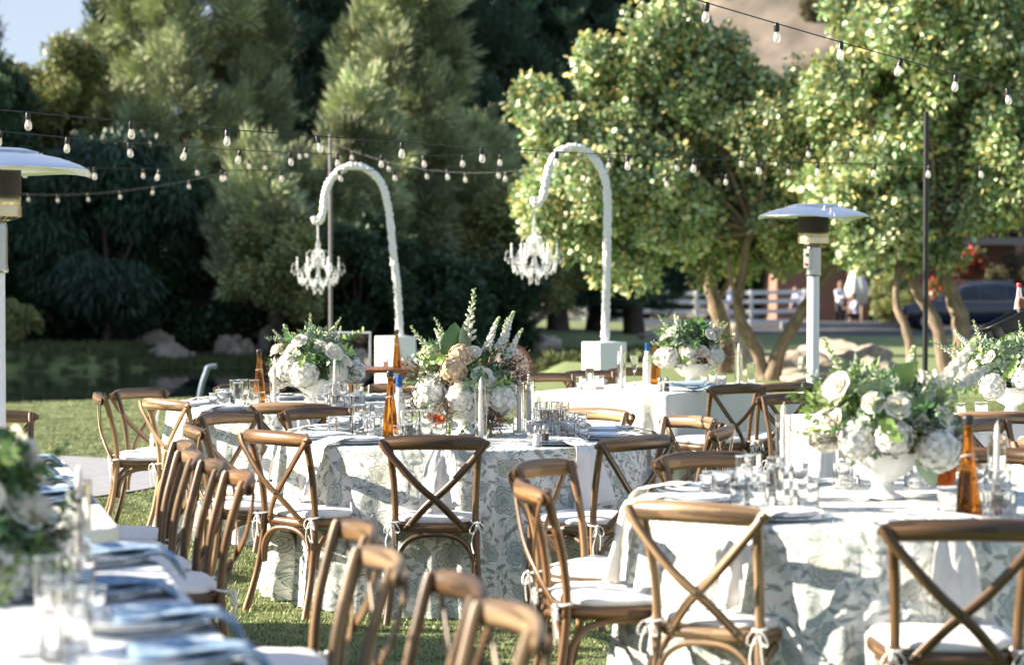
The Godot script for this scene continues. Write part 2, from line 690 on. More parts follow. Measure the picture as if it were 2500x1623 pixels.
# ---------------------------------------------------------------- chair
func make_chair(tone: int) -> Node3D:
	var o := proto("chair")
	var w: Material = M["wood%d" % tone]
	for s in [-1.0, 1.0]:
		var b := MB.new()
		var p := spline([Vector3(s * 0.212, 0, -0.285), Vector3(s * 0.192, 0.2, -0.225), Vector3(s * 0.180, 0.42, -0.195), Vector3(s * 0.183, 0.6, -0.208), Vector3(s * 0.196, 0.76, -0.248), Vector3(s * 0.203, 0.835, -0.272)], 5)
		var r := []
		for k in p.size():
			r.append(0.0175 - 0.002 * sin(PI * k / (p.size() - 1.0)))
		r[-1] = 0.012
		b.tube(p, r, null, 10, null, false, true, 1.4)
		part("leg", b, w, o)
		b = MB.new()
		b.tube(spline([Vector3(s * 0.192, 0.425, 0.185), Vector3(s * 0.196, 0.2, 0.19), Vector3(s * 0.203, 0, 0.225)], 5), 0.0165, null, 10, null, false, true, 1.4)
		part("leg", b, w, o)
	var rail := MB.new()
	var p2 := []
	var ry := []
	var rz := []
	for i in 21:
		var t := i / 10.0 - 1.0
		p2.append(Vector3(0.246 * t, 0.808 + 0.010 * (1 - t * t), -0.268 - 0.055 * (1 - t * t)))
		var e := 1.0 - pow(absf(t), 9.0) * 0.75
		ry.append(0.034 * e)
		rz.append(0.0155 * (1.0 - pow(absf(t), 12.0) * 0.6))
	rail.tube(p2, rz, ry, 14, Vector3.UP, false, true, 1.3, 0.85)
	var screws := MB.new()
	part("top_rail", rail, w, o)
	for s in [-1.0, 1.0]:
		var b := MB.new()
		var zz: float = -0.0045 * s
		var p := spline([Vector3(s * 0.238, 0.825, -0.292 + zz), Vector3(s * 0.20, 0.77, -0.300 + zz), Vector3(s * 0.075, 0.63, -0.292 + zz), Vector3(s * -0.035, 0.53, -0.262 + zz), Vector3(s * -0.118, 0.435, -0.218 + zz), Vector3(s * -0.128, 0.42, -0.213 + zz)], 5)
		var hw := []
		for k in p.size():
			hw.append(0.0165)
		hw[0] = 0.010
		b.tube(p, hw, 0.0042, 8, Vector3.BACK, false, true, 1.4, 0.5)
		var sl := part("cross_slat", b, w, o)
		var sc := MB.new()
		for q in [[Vector3(s * 0.228, 0.812, -0.300), 1], [Vector3(s * -0.112, 0.44, -0.229), 1], [Vector3(0, 0.562, -0.287), 0 if s < 0 else 1]]:
			if q[1]:
				sc.ball(q[0], Vector3(0.0055, 0.0055, 0.0045), 8, 4)
		part("screw", sc, M.dark_steel, sl)
	var fr := MB.new()
	var loop := []
	var inner := []
	for i in 32:
		var a := TAU * i / 32
		var cx := signf(cos(a)) * pow(absf(cos(a)), 0.5)
		var cz := signf(sin(a)) * pow(absf(sin(a)), 0.5)
		var hw := 0.198 + 0.014 * cz
		loop.append(Vector3(cx * hw, 0.424, cz * 0.205 - 0.002))
	fr.tube(loop, 0.014, 0.021, 8, Vector3.UP, true, false, 1.4, 0.6)
	part("seat_frame", fr, w, o)
	var seat := MB.new()
	var mid := seat.add(Vector3(0, 0.438, 0), Vector2(0.5, 0.5), Vector3.UP)
	var ring := []
	for q: Vector3 in loop:
		ring.append(seat.add(Vector3(q.x * 0.97, 0.438, q.z * 0.97), Vector2(q.x * 2, q.z * 2), Vector3.UP))
	for i in 32:
		seat.tri(mid, ring[(i + 1) % 32], ring[i])
	part("seat", seat, w, o)
	for q in [[Vector3(0, 0, -0.213), Vector3(0.172, 0, 0)], [Vector3(0, 0, 0.193), Vector3(0.178, 0, 0)], [Vector3(-0.184, 0, -0.005), Vector3(0, 0, 0.185)], [Vector3(0.184, 0, -0.005), Vector3(0, 0, 0.185)]]:
		var b := MB.new()
		var hint: Vector3 = (q[1] as Vector3).cross(Vector3.UP)
		b.tube(arc(18, func(t: float) -> Vector3:
			var a := PI * (1 - t)
			return q[0] + q[1] * (signf(cos(a)) * pow(absf(cos(a)), 0.75)) + Vector3.UP * (0.225 + 0.172 * pow(sin(a), 0.75))), 0.0125, 0.009, 8, hint, false, true, 1.4, 0.6)
		part("stretcher", b, w, o)
	# cushion
	var cu := MB.new()
	var rows := [[0.0, 0.004], [0.80, 0.0], [0.96, 0.003], [1.0, 0.012], [1.0, 0.022], [0.955, 0.033], [0.80, 0.042], [0.5, 0.047], [0.0, 0.05]]
	var prev := []
	for rw in rows:
		var cur := []
		for i in 40:
			var a := TAU * i / 40
			var cx := signf(cos(a)) * pow(absf(cos(a)), 0.55)
			var cz := signf(sin(a)) * pow(absf(sin(a)), 0.55)
			var hw := 0.203 + 0.012 * cz
			var wob := 1.0 + 0.012 * sin(a * 9 + rw[1] * 40)
			cur.append(cu.add(Vector3(cx * hw * rw[0] * wob, 0.441 + rw[1] + 0.003 * sin(a * 5 + rw[0] * 7) * rw[0], (cz * 0.206 + 0.004) * rw[0] * wob), Vector2(cx * rw[0], cz * rw[0])))
		if prev:
			for i in 40:
				var j := (i + 1) % 40
				cu.quad(prev[j], prev[i], cur[i], cur[j])
		prev = cur
	var c := part("cushion", cu, M.cushion, o)
	for s in [-1.0, 1.0]:
		var b := MB.new()
		var k := Vector3(s * 0.192, 0.452, -0.224)
		b.tube(arc(12, func(t: float) -> Vector3: return Vector3(s * 0.181, 0.455, -0.197) + Vector3(cos(t * TAU) * 0.021, 0.004 * sin(t * TAU), sin(t * TAU) * 0.023)), 0.0045, 0.0045, 5, null, true, false)
		for e in [-1.0, 1.0]:
			b.tube(arc(10, func(t: float) -> Vector3:
				var a := t * TAU
				return k + Vector3(e * 0.024 * (1 - cos(a)) * 0.7 + 0.008 * e * sin(a), -0.016 * (1 - cos(a)) * 1.3 + 0.012 * sin(a), -0.012 - 0.006 * sin(a))), 0.004, 0.0025, 5)
			b.tube(spline([k, k + Vector3(e * 0.012, -0.03, -0.016), k + Vector3(e * 0.022 + 0.006, -0.085, -0.012), k + Vector3(e * 0.018, -0.12 - 0.015 * e, -0.008)], 3), [0.004, 0.004, 0.004, 0.0035, 0.0035, 0.0035, 0.0035, 0.004, 0.0045, 0.0055], 0.002, 5)
		b.ball(k + Vector3(0, 0, -0.012), Vector3.ONE * 0.008, 6, 4)
		part("tie", b, M.cushion, c)
	return o


var chairs := 0


func chair(tone: int, x: float, d: float, face_x: float, face_d: float, label: String, group: String) -> Node3D:
	# x, d: the middle of the top rail; the chair faces along (face_x, face_d)
	var f := Vector2(face_x, face_d).normalized()
	chairs += 1
	if chairs % 2 == 0:
		tone += 3
	return place("chair%d" % tone, make_chair.bind(tone), label, "chair", V(x + f.x * 0.3, 0, d + f.y * 0.3), atan2(f.x, -f.y), group)


# ---------------------------------------------------------------- tables and cloths
func cloth_mesh(out: Array, nor: Array, top: float, drop: float, flare: float, amp: Callable, seed_: int, uvs: float) -> ArrayMesh:
	var b := MB.new()
	var m := out.size()
	var f := noise(seed_, 1.0, 2)
	var mid := Vector2.ZERO
	for q in out:
		mid += q
	mid /= m
	var prev := []
	for k in [0.0, 0.25, 0.5, 0.75, 0.93, 0.985]:
		var cur := []
		for i in m + 1:
			var q: Vector2 = mid.lerp(out[i % m], k)
			cur.append(b.add(Vector3(q.x, top + 0.0015 * f.get_noise_2d(q.x * 7, q.y * 7), q.y), q / uvs))
		if prev:
			for i in m:
				b.quad(prev[i], prev[i + 1], cur[i + 1], cur[i])
		prev = cur
	var run := 0.0
	var s := [0.0]
	for i in m:
		run += (out[i] as Vector2).distance_to(out[(i + 1) % m])
		s.append(run)
	var reps := roundf(run / uvs)
	prev = []
	var levels := [-0.015, 0.0, 0.006, 0.02, 0.05, 0.1, 0.16, 0.24, 0.34, 0.46, 0.58, 0.7, 0.82, 0.93, 1.0]
	for t: float in levels:
		var cur := []
		for i in m + 1:
			var q: Vector2 = out[i % m]
			var nn: Vector2 = nor[i % m]
			var e := maxf(t, 0.0)
			var ph: float = s[i] / run
			var a := TAU * ph
			var wave := f.get_noise_3d(cos(a) * run * 0.75, sin(a) * run * 0.75, e * 0.12)
			wave = (wave + 0.55 * f.get_noise_3d(cos(a) * run * 1.7 + 9, sin(a) * run * 1.7, e * 0.2)) * 1.5
			wave = 1.0 - absf(wave) * 1.8
			var off: float = 0.004 + flare * pow(e, 1.2) + amp.call(q) * pow(e, 0.75) * wave
			if t < 0:
				off = t
			elif t == 0.0:
				off = -0.003
			var y := top - (0.0 if t < 0 else (0.002 if t == 0.0 else 0.004 + drop * e))
			cur.append(b.add(Vector3(q.x + nn.x * off, y, q.y + nn.y * off), Vector2(ph * reps, (top - y) / uvs)))
		if prev:
			for i in m:
				b.quad(prev[i], prev[i + 1], cur[i + 1], cur[i])
		prev = cur
	return b.mesh()


func round_table(x: float, d: float, r: float, cm: Material, seed_: int, label: String, cloth_label: String) -> void:
	var t := thing("round_table", label, "table", V(x, 0, d))
	var b := MB.new()
	b.lathe([Vector2(0.001, 0.725), Vector2(r - 0.02, 0.725), Vector2(r - 0.012, 0.74), Vector2(r - 0.02, 0.752), Vector2(0.001, 0.752)], 48)
	part("tabletop", b, M.plank, t)
	for k in 4:
		b = MB.new()
		var a := k * PI / 2 + 0.4
		b.tube([Vector3(cos(a) * r * 0.6, 0, sin(a) * r * 0.6), Vector3(cos(a) * r * 0.5, 0.725, sin(a) * r * 0.5)], 0.014, null, 8)
		part("leg", b, M.grey_pole, t)
	var out := []
	var nor := []
	var m := 260
	for i in m:
		var a := -TAU * i / m
		out.append(Vector2(cos(a), sin(a)) * r)
		nor.append(Vector2(cos(a), sin(a)))
	var c := put("tablecloth", cloth_mesh(out, nor, 0.76, 0.748, 0.07, func(_q: Vector2) -> float: return 0.052, seed_, 0.95), cm, null, Transform3D(Basis(), V(x, 0, d)))
	tag(c, cloth_label, "tablecloth")


# corners as [x, d] round the top
func rect_table(corners: Array, cm: Material, seed_: int, label: String, cloth_label: String, drop := 0.745) -> void:
	var mid := Vector2.ZERO
	var p := []
	for q in corners:
		p.append(Vector2(q[0], -q[1]))
		mid += p[-1]
	mid /= 4.0
	for i in 4:
		p[i] -= mid
	var area := 0.0
	for i in 4:
		area += (p[i] as Vector2).cross(p[(i + 1) % 4])
	if area > 0:
		p.reverse()
	var t := thing("banquet_table", label, "table", Vector3(mid.x, 0, mid.y))
	var b := MB.new()
	for q: Vector2 in p:
		b.add(Vector3(q.x * 0.985, 0.752, q.y * 0.985))
	for q: Vector2 in p:
		b.add(Vector3(q.x * 0.985, 0.722, q.y * 0.985))
	b.quad(0, 1, 2, 3)
	b.quad(7, 6, 5, 4)
	for i in 4:
		b.quad(i, i + 4, (i + 1) % 4 + 4, (i + 1) % 4)
	part("tabletop", b, M.plank, t)
	for q: Vector2 in p:
		b = MB.new()
		b.tube([Vector3(q.x * 0.85, 0, q.y * 0.85), Vector3(q.x * 0.85, 0.722, q.y * 0.85)], 0.016, null, 8)
		part("leg", b, M.grey_pole, t)
	var out := []
	var nor := []
	for i in 4:
		var a: Vector2 = p[i]
		var e: Vector2 = p[(i + 1) % 4]
		var g: Vector2 = p[(i + 2) % 4]
		var d1 := (e - a).normalized()
		var d2 := (g - e).normalized()
		var l := (e - a).length() - 0.06
		var n1 := Vector2(-d1.y, d1.x) * -1.0
		if n1.dot(a + e) < 0:
			n1 = -n1
		var n2 := Vector2(-d2.y, d2.x) * -1.0
		if n2.dot(g + e) < 0:
			n2 = -n2
		var k := int(l / 0.025)
		for j in k:
			out.append(a + d1 * (0.03 + l * j / k))
			nor.append(n1)
		var c := e - d1 * 0.03 + d2 * 0.03
		for j in 8:
			var nn := n1.slerp(n2, j / 8.0).normalized()
			out.append(c + nn * 0.03)
			nor.append(nn)
	var cn := p
	var amp := func(q: Vector2) -> float:
		var near := 9.0
		for e: Vector2 in cn:
			near = minf(near, q.distance_to(e))
		return 0.012 + 0.075 * exp(-near * near / 0.03)
	var c2 := put("tablecloth", cloth_mesh(out, nor, 0.76, drop, 0.03, amp, seed_, 0.62), cm, null, Transform3D(Basis(), Vector3(mid.x, 0, mid.y)))
	tag(c2, cloth_label, "tablecloth")


# ---------------------------------------------------------------- tableware
func make_tall_glass() -> Node3D:
	var o := proto("highball_glass")
	var b := MB.new()
	b.lathe([Vector2(0.001, 0.0), Vector2(0.030, 0.0), Vector2(0.031, 0.004), Vector2(0.0315, 0.15), Vector2(0.0305, 0.151), Vector2(0.0295, 0.15), Vector2(0.029, 0.014), Vector2(0.001, 0.012)], 20)
	glass_trim(part("body", b, M.glass, o), 0.0305, 0.151, 0.029, 0.013)
	return o


func glass_trim(o: Node3D, r: float, h: float, _rb: float, _hb: float) -> void:
	var b := MB.new()
	b.tube(arc(23, func(t: float) -> Vector3: return Vector3(cos(t * TAU) * r, h, sin(t * TAU) * r)), 0.0016, null, 6, Vector3.UP, true, false)
	part("rim", b, M.thick_glass, o)


func make_rocks_glass() -> Node3D:
	var o := proto("rocks_glass")
	var b := MB.new()
	b.lathe([Vector2(0.001, 0.0), Vector2(0.034, 0.0), Vector2(0.036, 0.003), Vector2(0.037, 0.045), Vector2(0.0375, 0.092), Vector2(0.0365, 0.093), Vector2(0.0355, 0.092), Vector2(0.034, 0.016), Vector2(0.001, 0.013)], 20)
	var g := part("body", b, M.glass, o)
	glass_trim(g, 0.0365, 0.093, 0.034, 0.016)
	b = MB.new()
	for k in 16:
		var a := TAU * k / 16
		var u := Vector3(cos(a), 0, sin(a))
		var t := Vector3(-sin(a), 0, cos(a))
		for y in [0.012, 0.034]:
			var c: Vector3 = u * 0.0365 + Vector3.UP * (y + 0.0)
			b.face([c + t * 0.007, c + Vector3.UP * 0.011 + u * 0.003, c - t * 0.007], Vector3.UP * y)
			b.face([c + t * 0.007, c - Vector3.UP * 0.011 + u * 0.003, c - t * 0.007], Vector3.UP * y)
	part("cut_facet", b, M.bulb, g)
	return o


func make_small_glass() -> Node3D:
	var o := proto("small_glass")
	var b := MB.new()
	b.lathe([Vector2(0.001, 0.0), Vector2(0.023, 0.0), Vector2(0.024, 0.003), Vector2(0.025, 0.088), Vector2(0.024, 0.089), Vector2(0.0235, 0.088), Vector2(0.022, 0.018), Vector2(0.001, 0.015)], 16)
	glass_trim(part("body", b, M.glass, o), 0.0245, 0.089, 0.022, 0.017)
	return o


func make_flute() -> Node3D:
	var o := proto("champagne_flute")
	var b := MB.new()
	b.lathe([Vector2(0.001, 0.0), Vector2(0.032, 0.001), Vector2(0.006, 0.008), Vector2(0.004, 0.03), Vector2(0.005, 0.09), Vector2(0.014, 0.11), Vector2(0.033, 0.22), Vector2(0.032, 0.221), Vector2(0.013, 0.113), Vector2(0.001, 0.1)], 16)
	part("bowl", b, M.glass, o)
	return o


func make_plates() -> Node3D:
	var o := proto("plate_stack")
	var b := MB.new()
	b.lathe([Vector2(0.001, 0.0), Vector2(0.10, 0.0), Vector2(0.165, 0.012), Vector2(0.166, 0.014), Vector2(0.164, 0.015), Vector2(0.10, 0.005), Vector2(0.001, 0.004)], 40)
	part("charger", b, M.charger, o)
	b = MB.new()
	b.lathe([Vector2(0.001, 0.006), Vector2(0.085, 0.006), Vector2(0.135, 0.021), Vector2(0.136, 0.023), Vector2(0.134, 0.024), Vector2(0.088, 0.011), Vector2(0.001, 0.010)], 40)
	part("dinner_plate", b, M.ceramic, o)
	b = MB.new()
	b.lathe([Vector2(0.001, 0.013), Vector2(0.07, 0.013), Vector2(0.105, 0.026), Vector2(0.106, 0.028), Vector2(0.104, 0.029), Vector2(0.07, 0.018), Vector2(0.001, 0.017)], 36)
	part("salad_plate", b, M.plate, o)
	return o


func make_candle() -> Node3D:
	var o := proto("taper_candle")
	var b := MB.new()
	b.lathe([Vector2(0.001, 0.006), Vector2(0.0125, 0.006), Vector2(0.0115, 0.16), Vector2(0.0075, 0.285), Vector2(0.004, 0.296), Vector2(0.001, 0.298)], 14)
	var c := part("candle", b, M.wax, o)
	b = MB.new()
	b.tube([Vector3(0, 0.296, 0), Vector3(0.001, 0.304, 0), Vector3(0.004, 0.31, 0)], 0.0012, null, 5)
	part("wick", b, M.white, c)
	b = MB.new()
	b.lathe([Vector2(0.001, 0.0), Vector2(0.029, 0.0), Vector2(0.0305, 0.003), Vector2(0.0305, 0.262), Vector2(0.0298, 0.263), Vector2(0.029, 0.262), Vector2(0.029, 0.005), Vector2(0.001, 0.005)], 24)
	part("glass_cylinder", b, M.glass, o)
	return o


func make_shaker(fill: Material) -> Node3D:
	var o := proto("shaker")
	var b := MB.new()
	b.lathe([Vector2(0.001, 0.0), Vector2(0.021, 0.0), Vector2(0.021, 0.006), Vector2(0.0145, 0.072)], 8)
	part("glass_body", b, M.glass, o)
	b = MB.new()
	b.lathe([Vector2(0.001, 0.004), Vector2(0.0185, 0.004), Vector2(0.0145, 0.055), Vector2(0.001, 0.055)], 8)
	part("filling", b, fill, o)
	b = MB.new()
	b.lathe([Vector2(0.0155, 0.070), Vector2(0.0160, 0.080), Vector2(0.0135, 0.092), Vector2(0.004, 0.102), Vector2(0.001, 0.104)], 12)
	part("cap", b, M.steel, o)
	return o


func make_cage(m: Material) -> Node3D:
	var o := proto("wire_cage")
	var b := MB.new()
	for q in [[0.062, 0.098], [0.078, 0.05], [0.095, 0.002]]:
		b.tube([Vector3(q[0], q[1], q[0]), Vector3(q[0], q[1], -q[0]), Vector3(-q[0], q[1], -q[0]), Vector3(-q[0], q[1], q[0])], 0.0014, null, 5, Vector3.UP, true, false)
	part("hoop", b, m, o)
	for k in 4:
		b = MB.new()
		for i in 5:
			var t := i / 4.0 * 2.0 - 1.0
			var turn := Basis(Vector3.UP, k * PI / 2)
			b.tube([turn * Vector3(0.095, 0.002, 0.095 * t), turn * Vector3(0.062, 0.098, 0.062 * t)], 0.0012, null, 5)
		part("wire_side", b, m, o)
	return o


func make_amber() -> Node3D:
	var o := proto("amber_bottle")
	var b := MB.new()
	b.lathe([Vector2(0.001, 0.0), Vector2(0.036, 0.0), Vector2(0.038, 0.004), Vector2(0.038, 0.03), Vector2(0.034, 0.11), Vector2(0.024, 0.19), Vector2(0.016, 0.245), Vector2(0.0135, 0.28), Vector2(0.0135, 0.295), Vector2(0.016, 0.297), Vector2(0.016, 0.304), Vector2(0.001, 0.304)], 24)
	part("bottle_glass", b, M.amber, o)
	b = MB.new()
	b.lathe([Vector2(0.012, 0.303), Vector2(0.019, 0.306), Vector2(0.020, 0.314), Vector2(0.017, 0.319), Vector2(0.019, 0.323), Vector2(0.0185, 0.331), Vector2(0.012, 0.337), Vector2(0.001, 0.338)], 20)
	part("stopper", b, M.black_gloss, o)
	b = MB.new()
	b.tube(arc(16, func(t: float) -> Vector3: return Vector3(cos(t * TAU) * 0.0225, 0.205 + 0.006 * sin(t * TAU), sin(t * TAU) * 0.0225)), 0.0015, null, 5, null, true, false)
	b.tube([Vector3(0, 0.203, 0.023), Vector3(0.012, 0.197, 0.026), Vector3(0.018, 0.192, 0.026)], 0.0014, null, 5)
	part("neck_cord", b, M.white, o)
	return o


func make_blue_cap_bottle() -> Node3D:
	var o := proto("blue_capped_bottle")
	var b := MB.new()
	b.lathe([Vector2(0.001, 0.0), Vector2(0.030, 0.0), Vector2(0.031, 0.004), Vector2(0.031, 0.17), Vector2(0.027, 0.192), Vector2(0.0165, 0.212), Vector2(0.0155, 0.245), Vector2(0.001, 0.245)], 20)
	part("bottle_body", b, M.ceramic, o)
	b = MB.new()
	b.lathe([Vector2(0.0165, 0.242), Vector2(0.0175, 0.243), Vector2(0.0175, 0.262), Vector2(0.0165, 0.264), Vector2(0.0165, 0.267), Vector2(0.0175, 0.269), Vector2(0.0175, 0.298), Vector2(0.015, 0.301), Vector2(0.001, 0.301)], 18)
	part("cap", b, M.blue_cap, o)
	return o


func make_fork() -> Node3D:
	var o := proto("fork")
	var b := MB.new()
	var p := spline([Vector3(0, 0.003, 0.095), Vector3(0, 0.006, 0.03), Vector3(0, 0.003, -0.035), Vector3(0, 0.006, -0.05)], 3)
	b.tube(p, [0.005, 0.005, 0.0045, 0.004, 0.003, 0.003, 0.003, 0.006, 0.010, 0.011], 0.0012, 6, Vector3.UP)
	for k in 4:
		var x := -0.0085 + k * 0.0057
		b.tube([Vector3(x, 0.006, -0.05), Vector3(x, 0.004, -0.07), Vector3(x, 0.009, -0.094)], 0.0014, 0.0009, 5, Vector3.UP)
	part("tines_and_handle", b, M.steel, o)
	return o


# draped over the table edge: the thing stands at the edge, +z points in over the table
func make_napkin(kind: int, m: Material) -> Node3D:
	var o := proto("napkin")
	var b := MB.new()
	var w0 := [0.055, 0.062, 0.05][kind] as float
	var w1 := [0.105, 0.07, 0.085][kind] as float
	var hang := [0.27, 0.25, 0.22][kind] as float
	var f := noise(100 + kind, 5.0, 2)
	b.sheet(16, 26, func(u: float, t: float) -> Vector3:
		var s := u * 2 - 1
		var y := 0.0
		var z := 0.0
		var w := w0
		var l := t * (0.2 + hang)
		if l < 0.17:
			z = 0.155 - l
			y = 0.033 - 0.02 * smoothstep(0.05, 0.17, l)
		elif l < 0.2:
			var a := (l - 0.17) / 0.03 * PI / 2
			z = -0.015 - 0.016 * sin(a)
			y = 0.013 - 0.016 * (1 - cos(a))
		else:
			y = -0.003 - (l - 0.2)
			var k := (l - 0.2) / hang
			w = lerpf(w0, w1, pow(k, 0.8))
			z = -0.040 - 0.045 * k - 0.022 * k * sin(s * 5.0 + kind) - 0.02 * absf(s) * k
			y -= 0.035 * k * (s * [1.0, 0.15, -0.8][kind])
		y += 0.004 * f.get_noise_2d(s, t * 2)
		z += 0.008 * f.get_noise_2d(s * 1.4, t * 1.2)
		return Vector3(s * w, y, z), 0.0035, Vector2(1, 3))
	part("folded_linen", b, m, o)
	return o


# a folded napkin lying on the plates of the long tables, its end over the edge
func make_flat_napkin(m: Material) -> Node3D:
	var o := proto("folded_napkin")
	for layer in 2:
		var b := MB.new()
		b.sheet(8, 18, func(u: float, t: float) -> Vector3:
			var s := u * 2 - 1
			var l := t * 0.33
			var y := 0.030 + layer * 0.011 + 0.006 * sin(s * 3 + t * 7 + layer * 2) + 0.003 * sin(s * 11 + t * 4)
			var z := 0.25 - l
			if z < 0.02:
				y -= 0.024 * smoothstep(0.02, -0.02, z)
			if z < -0.02:
				y -= (-0.02 - z) * 0.8
				z = -0.02 + (z + 0.02) * 0.45
			return Vector3(s * (0.085 - 0.01 * layer) + 0.006 * sin(t * 5.0), y, z), 0.006, Vector2(1, 2))
		part("fold", b, m, o)
	return o


func make_soft_napkin(m: Material) -> Node3D:
	var o := proto("rolled_napkin")
	var b := MB.new()
	b.sheet(14, 14, func(u: float, t: float) -> Vector3:
		var a := t * 5.2
		return Vector3((u - 0.5) * 0.22 + 0.02 * sin(a), 0.035 + 0.03 * sin(a) * (0.6 + 0.4 * u) + 0.004 * a, 0.05 * cos(a) + 0.03 * (u - 0.5)), 0.004, Vector2(1, 1))
	b.sheet(10, 8, func(u: float, t: float) -> Vector3: return Vector3((u - 0.5) * 0.3, 0.02 + 0.02 * sin(u * 7) * t, (t - 0.5) * 0.2), 0.004)
	part("linen", b, m, o)
	return o


# ---------------------------------------------------------------- flowers
func shade(b: MB, lo := 0.8, hi := 1.0) -> void:
	var k := rnd(lo, hi)
	b.col = Color(k, k, k * rnd(0.94, 1.0))


func fl_hydrangea(v: int) -> ArrayMesh:
	rng.seed = 700 + v
	var b := MB.new()
	b.col = Color(0.92, 0.94, 0.82)
	b.ball(Vector3(0, 0.05, 0), Vector3.ONE * 0.88, 14, 9)
	for i in 210:
		var y := 1.0 - 1.85 * (i + 0.5) / 210
		var a := i * 2.39996
		var d := Vector3(cos(a) * sqrt(1 - y * y), y, sin(a) * sqrt(1 - y * y))
		d = (d + rv() * 0.2).normalized()
		var c := d * rnd(0.88, 1.06) * (1.0 + 0.08 * sin(a * 0.5 + d.y * 3))
		var t := look(d)
		var s := rnd(0, TAU)
		for k in 4:
			shade(b, 0.78, 1.0)
			var u := (t.x * cos(s + k * PI / 2) + t.z * sin(s + k * PI / 2) + d * rnd(-0.1, 0.22)).normalized()
			b.leaf(c, u, d, 0.2, 0.21, 0.06, true)
	return b.mesh()


func fl_rose(v: int) -> ArrayMesh:
	rng.seed = 720 + v
	var b := MB.new()
	b.col = Color(0.86, 0.80, 0.66)
	b.ball(Vector3(0, 0.05, 0), Vector3(0.3, 0.42, 0.3), 10, 6)
	b.col = Color(0.9, 0.88, 0.78)
	b.ball(Vector3(0, -0.25, 0), Vector3(0.75, 0.42, 0.75), 12, 6)
	for layer in 5:
		var num: int = [3, 4, 5, 6, 7][layer]
		var rad: float = [0.18, 0.34, 0.52, 0.72, 0.95][layer]
		var open: float = [-0.3, -0.05, 0.15, 0.4, 0.8][layer]
		for k in num:
			var a := TAU * (k + rnd(-0.15, 0.15)) / num + layer * 0.7
			var kk := [0.80, 0.88, 0.95, 1.0, 1.0][layer] as float
			b.col = Color(kk * rnd(0.95, 1), kk * rnd(0.92, 0.98), kk * rnd(0.82, 0.93))
			var hgt := rnd(0.9, 1.1) * (1.0 - layer * 0.07)
			b.sheet(6, 5, func(u: float, t: float) -> Vector3:
				var s := (u - 0.5) * 2
				var ang := a + s * (1.0 if layer < 3 else 0.75) * (1.0 - 0.25 * t)
				var r := rad * (0.35 + 0.65 * sqrt(t)) + open * 0.32 * t * t * (1.0 + 0.2 * sin(s * 3))
				return Vector3(cos(ang) * r, -0.5 + hgt * t - 0.16 * s * s * t - open * 0.28 * pow(t, 4), sin(ang) * r))
	return b.mesh()


# a spike of florets along +y, height 1
func fl_spike(v: int, buds: bool) -> ArrayMesh:
	rng.seed = 740 + v
	var b := MB.new()
	var bend := rnd(-0.25, 0.25)
	var path := func(t: float) -> Vector3: return Vector3(bend * t * t + 0.02 * sin(t * 9), t, 0.1 * bend * sin(t * 4))
	b.col = Color(0.30, 0.42, 0.2)
	b.tube(arc(12, path), 0.013, null, 5)
	var num := 30 if buds else 46
	for i in num:
		var t := 0.3 + 0.7 * pow(float(i) / num, 0.9)
		var a := i * 2.4
		var c: Vector3 = path.call(t)
		var sz := lerpf(0.085, 0.03, (t - 0.3) / 0.7)
		var d := Vector3(cos(a), 0.55 + t * 0.4, sin(a)).normalized()
		if buds:
			var g := smoothstep(0.45, 1.0, t)
			b.col = Color(0.86, 0.88, 0.74).lerp(Color(0.52, 0.62, 0.32), g) * rnd(0.85, 1.05)
			b.ball(c + d * sz * 0.75, Vector3(sz * 0.34, sz * 0.72, sz * 0.34), 6, 4, look(d))
		else:
			var t2 := look(d)
			for k in 5:
				shade(b, 0.82, 1.0)
				if t > 0.85:
					b.col = Color(0.75, 0.85, 0.55)
				var u := t2.x * cos(k * TAU / 5) + t2.z * sin(k * TAU / 5) + d * 0.35
				b.leaf(c + d * sz * 0.55, u, d, sz, sz * 0.9, 0.1, true)
	return b.mesh()


# leaves in a bunch of radius 1
func fl_bunch(v: int, num: int, l: float, w: float, rounded: bool) -> ArrayMesh:
	rng.seed = 760 + v
	var b := MB.new()
	for i in num:
		var p := rv()
		var k := rnd(0.6, 1.25)
		b.col = Color(k * rnd(0.85, 1.15), k, k * rnd(0.8, 1.1))
		var d := (p + rv() * 0.7 + Vector3.UP * 0.25).normalized()
		b.leaf(p * 0.75, d, rv(), l * rnd(0.7, 1.2), w * rnd(0.7, 1.2), rnd(0.0, 0.2), rounded)
	return b.mesh()


# a leafy sprig along +y, length 1
func fl_sprig(v: int, num: int, l: float, w: float, rounded: bool, droop: float) -> ArrayMesh:
	rng.seed = 780 + v
	var b := MB.new()
	var path := func(t: float) -> Vector3: return Vector3(droop * t * t, t - absf(droop) * 0.35 * t * t, 0.06 * sin(t * 5 + v))
	b.col = Color(0.8, 0.75, 0.6)
	b.tube(arc(8, path), 0.012, null, 4)
	for i in num:
		var t := 0.15 + 0.85 * i / (num - 1.0)
		var a := i * PI + (i / 2) * 1.3 + rnd(-0.4, 0.4)
		var k := rnd(0.7, 1.2)
		b.col = Color(k, k * rnd(0.92, 1.05), k)
		b.leaf(path.call(t), Vector3(cos(a), 0.6, sin(a)), Vector3(rnd(-0.4, 0.4), 1, rnd(-0.4, 0.4)), l * rnd(0.75, 1.1) * (1.15 - 0.5 * t), w * (1.15 - 0.5 * t), 0.1, rounded)
	return b.mesh()


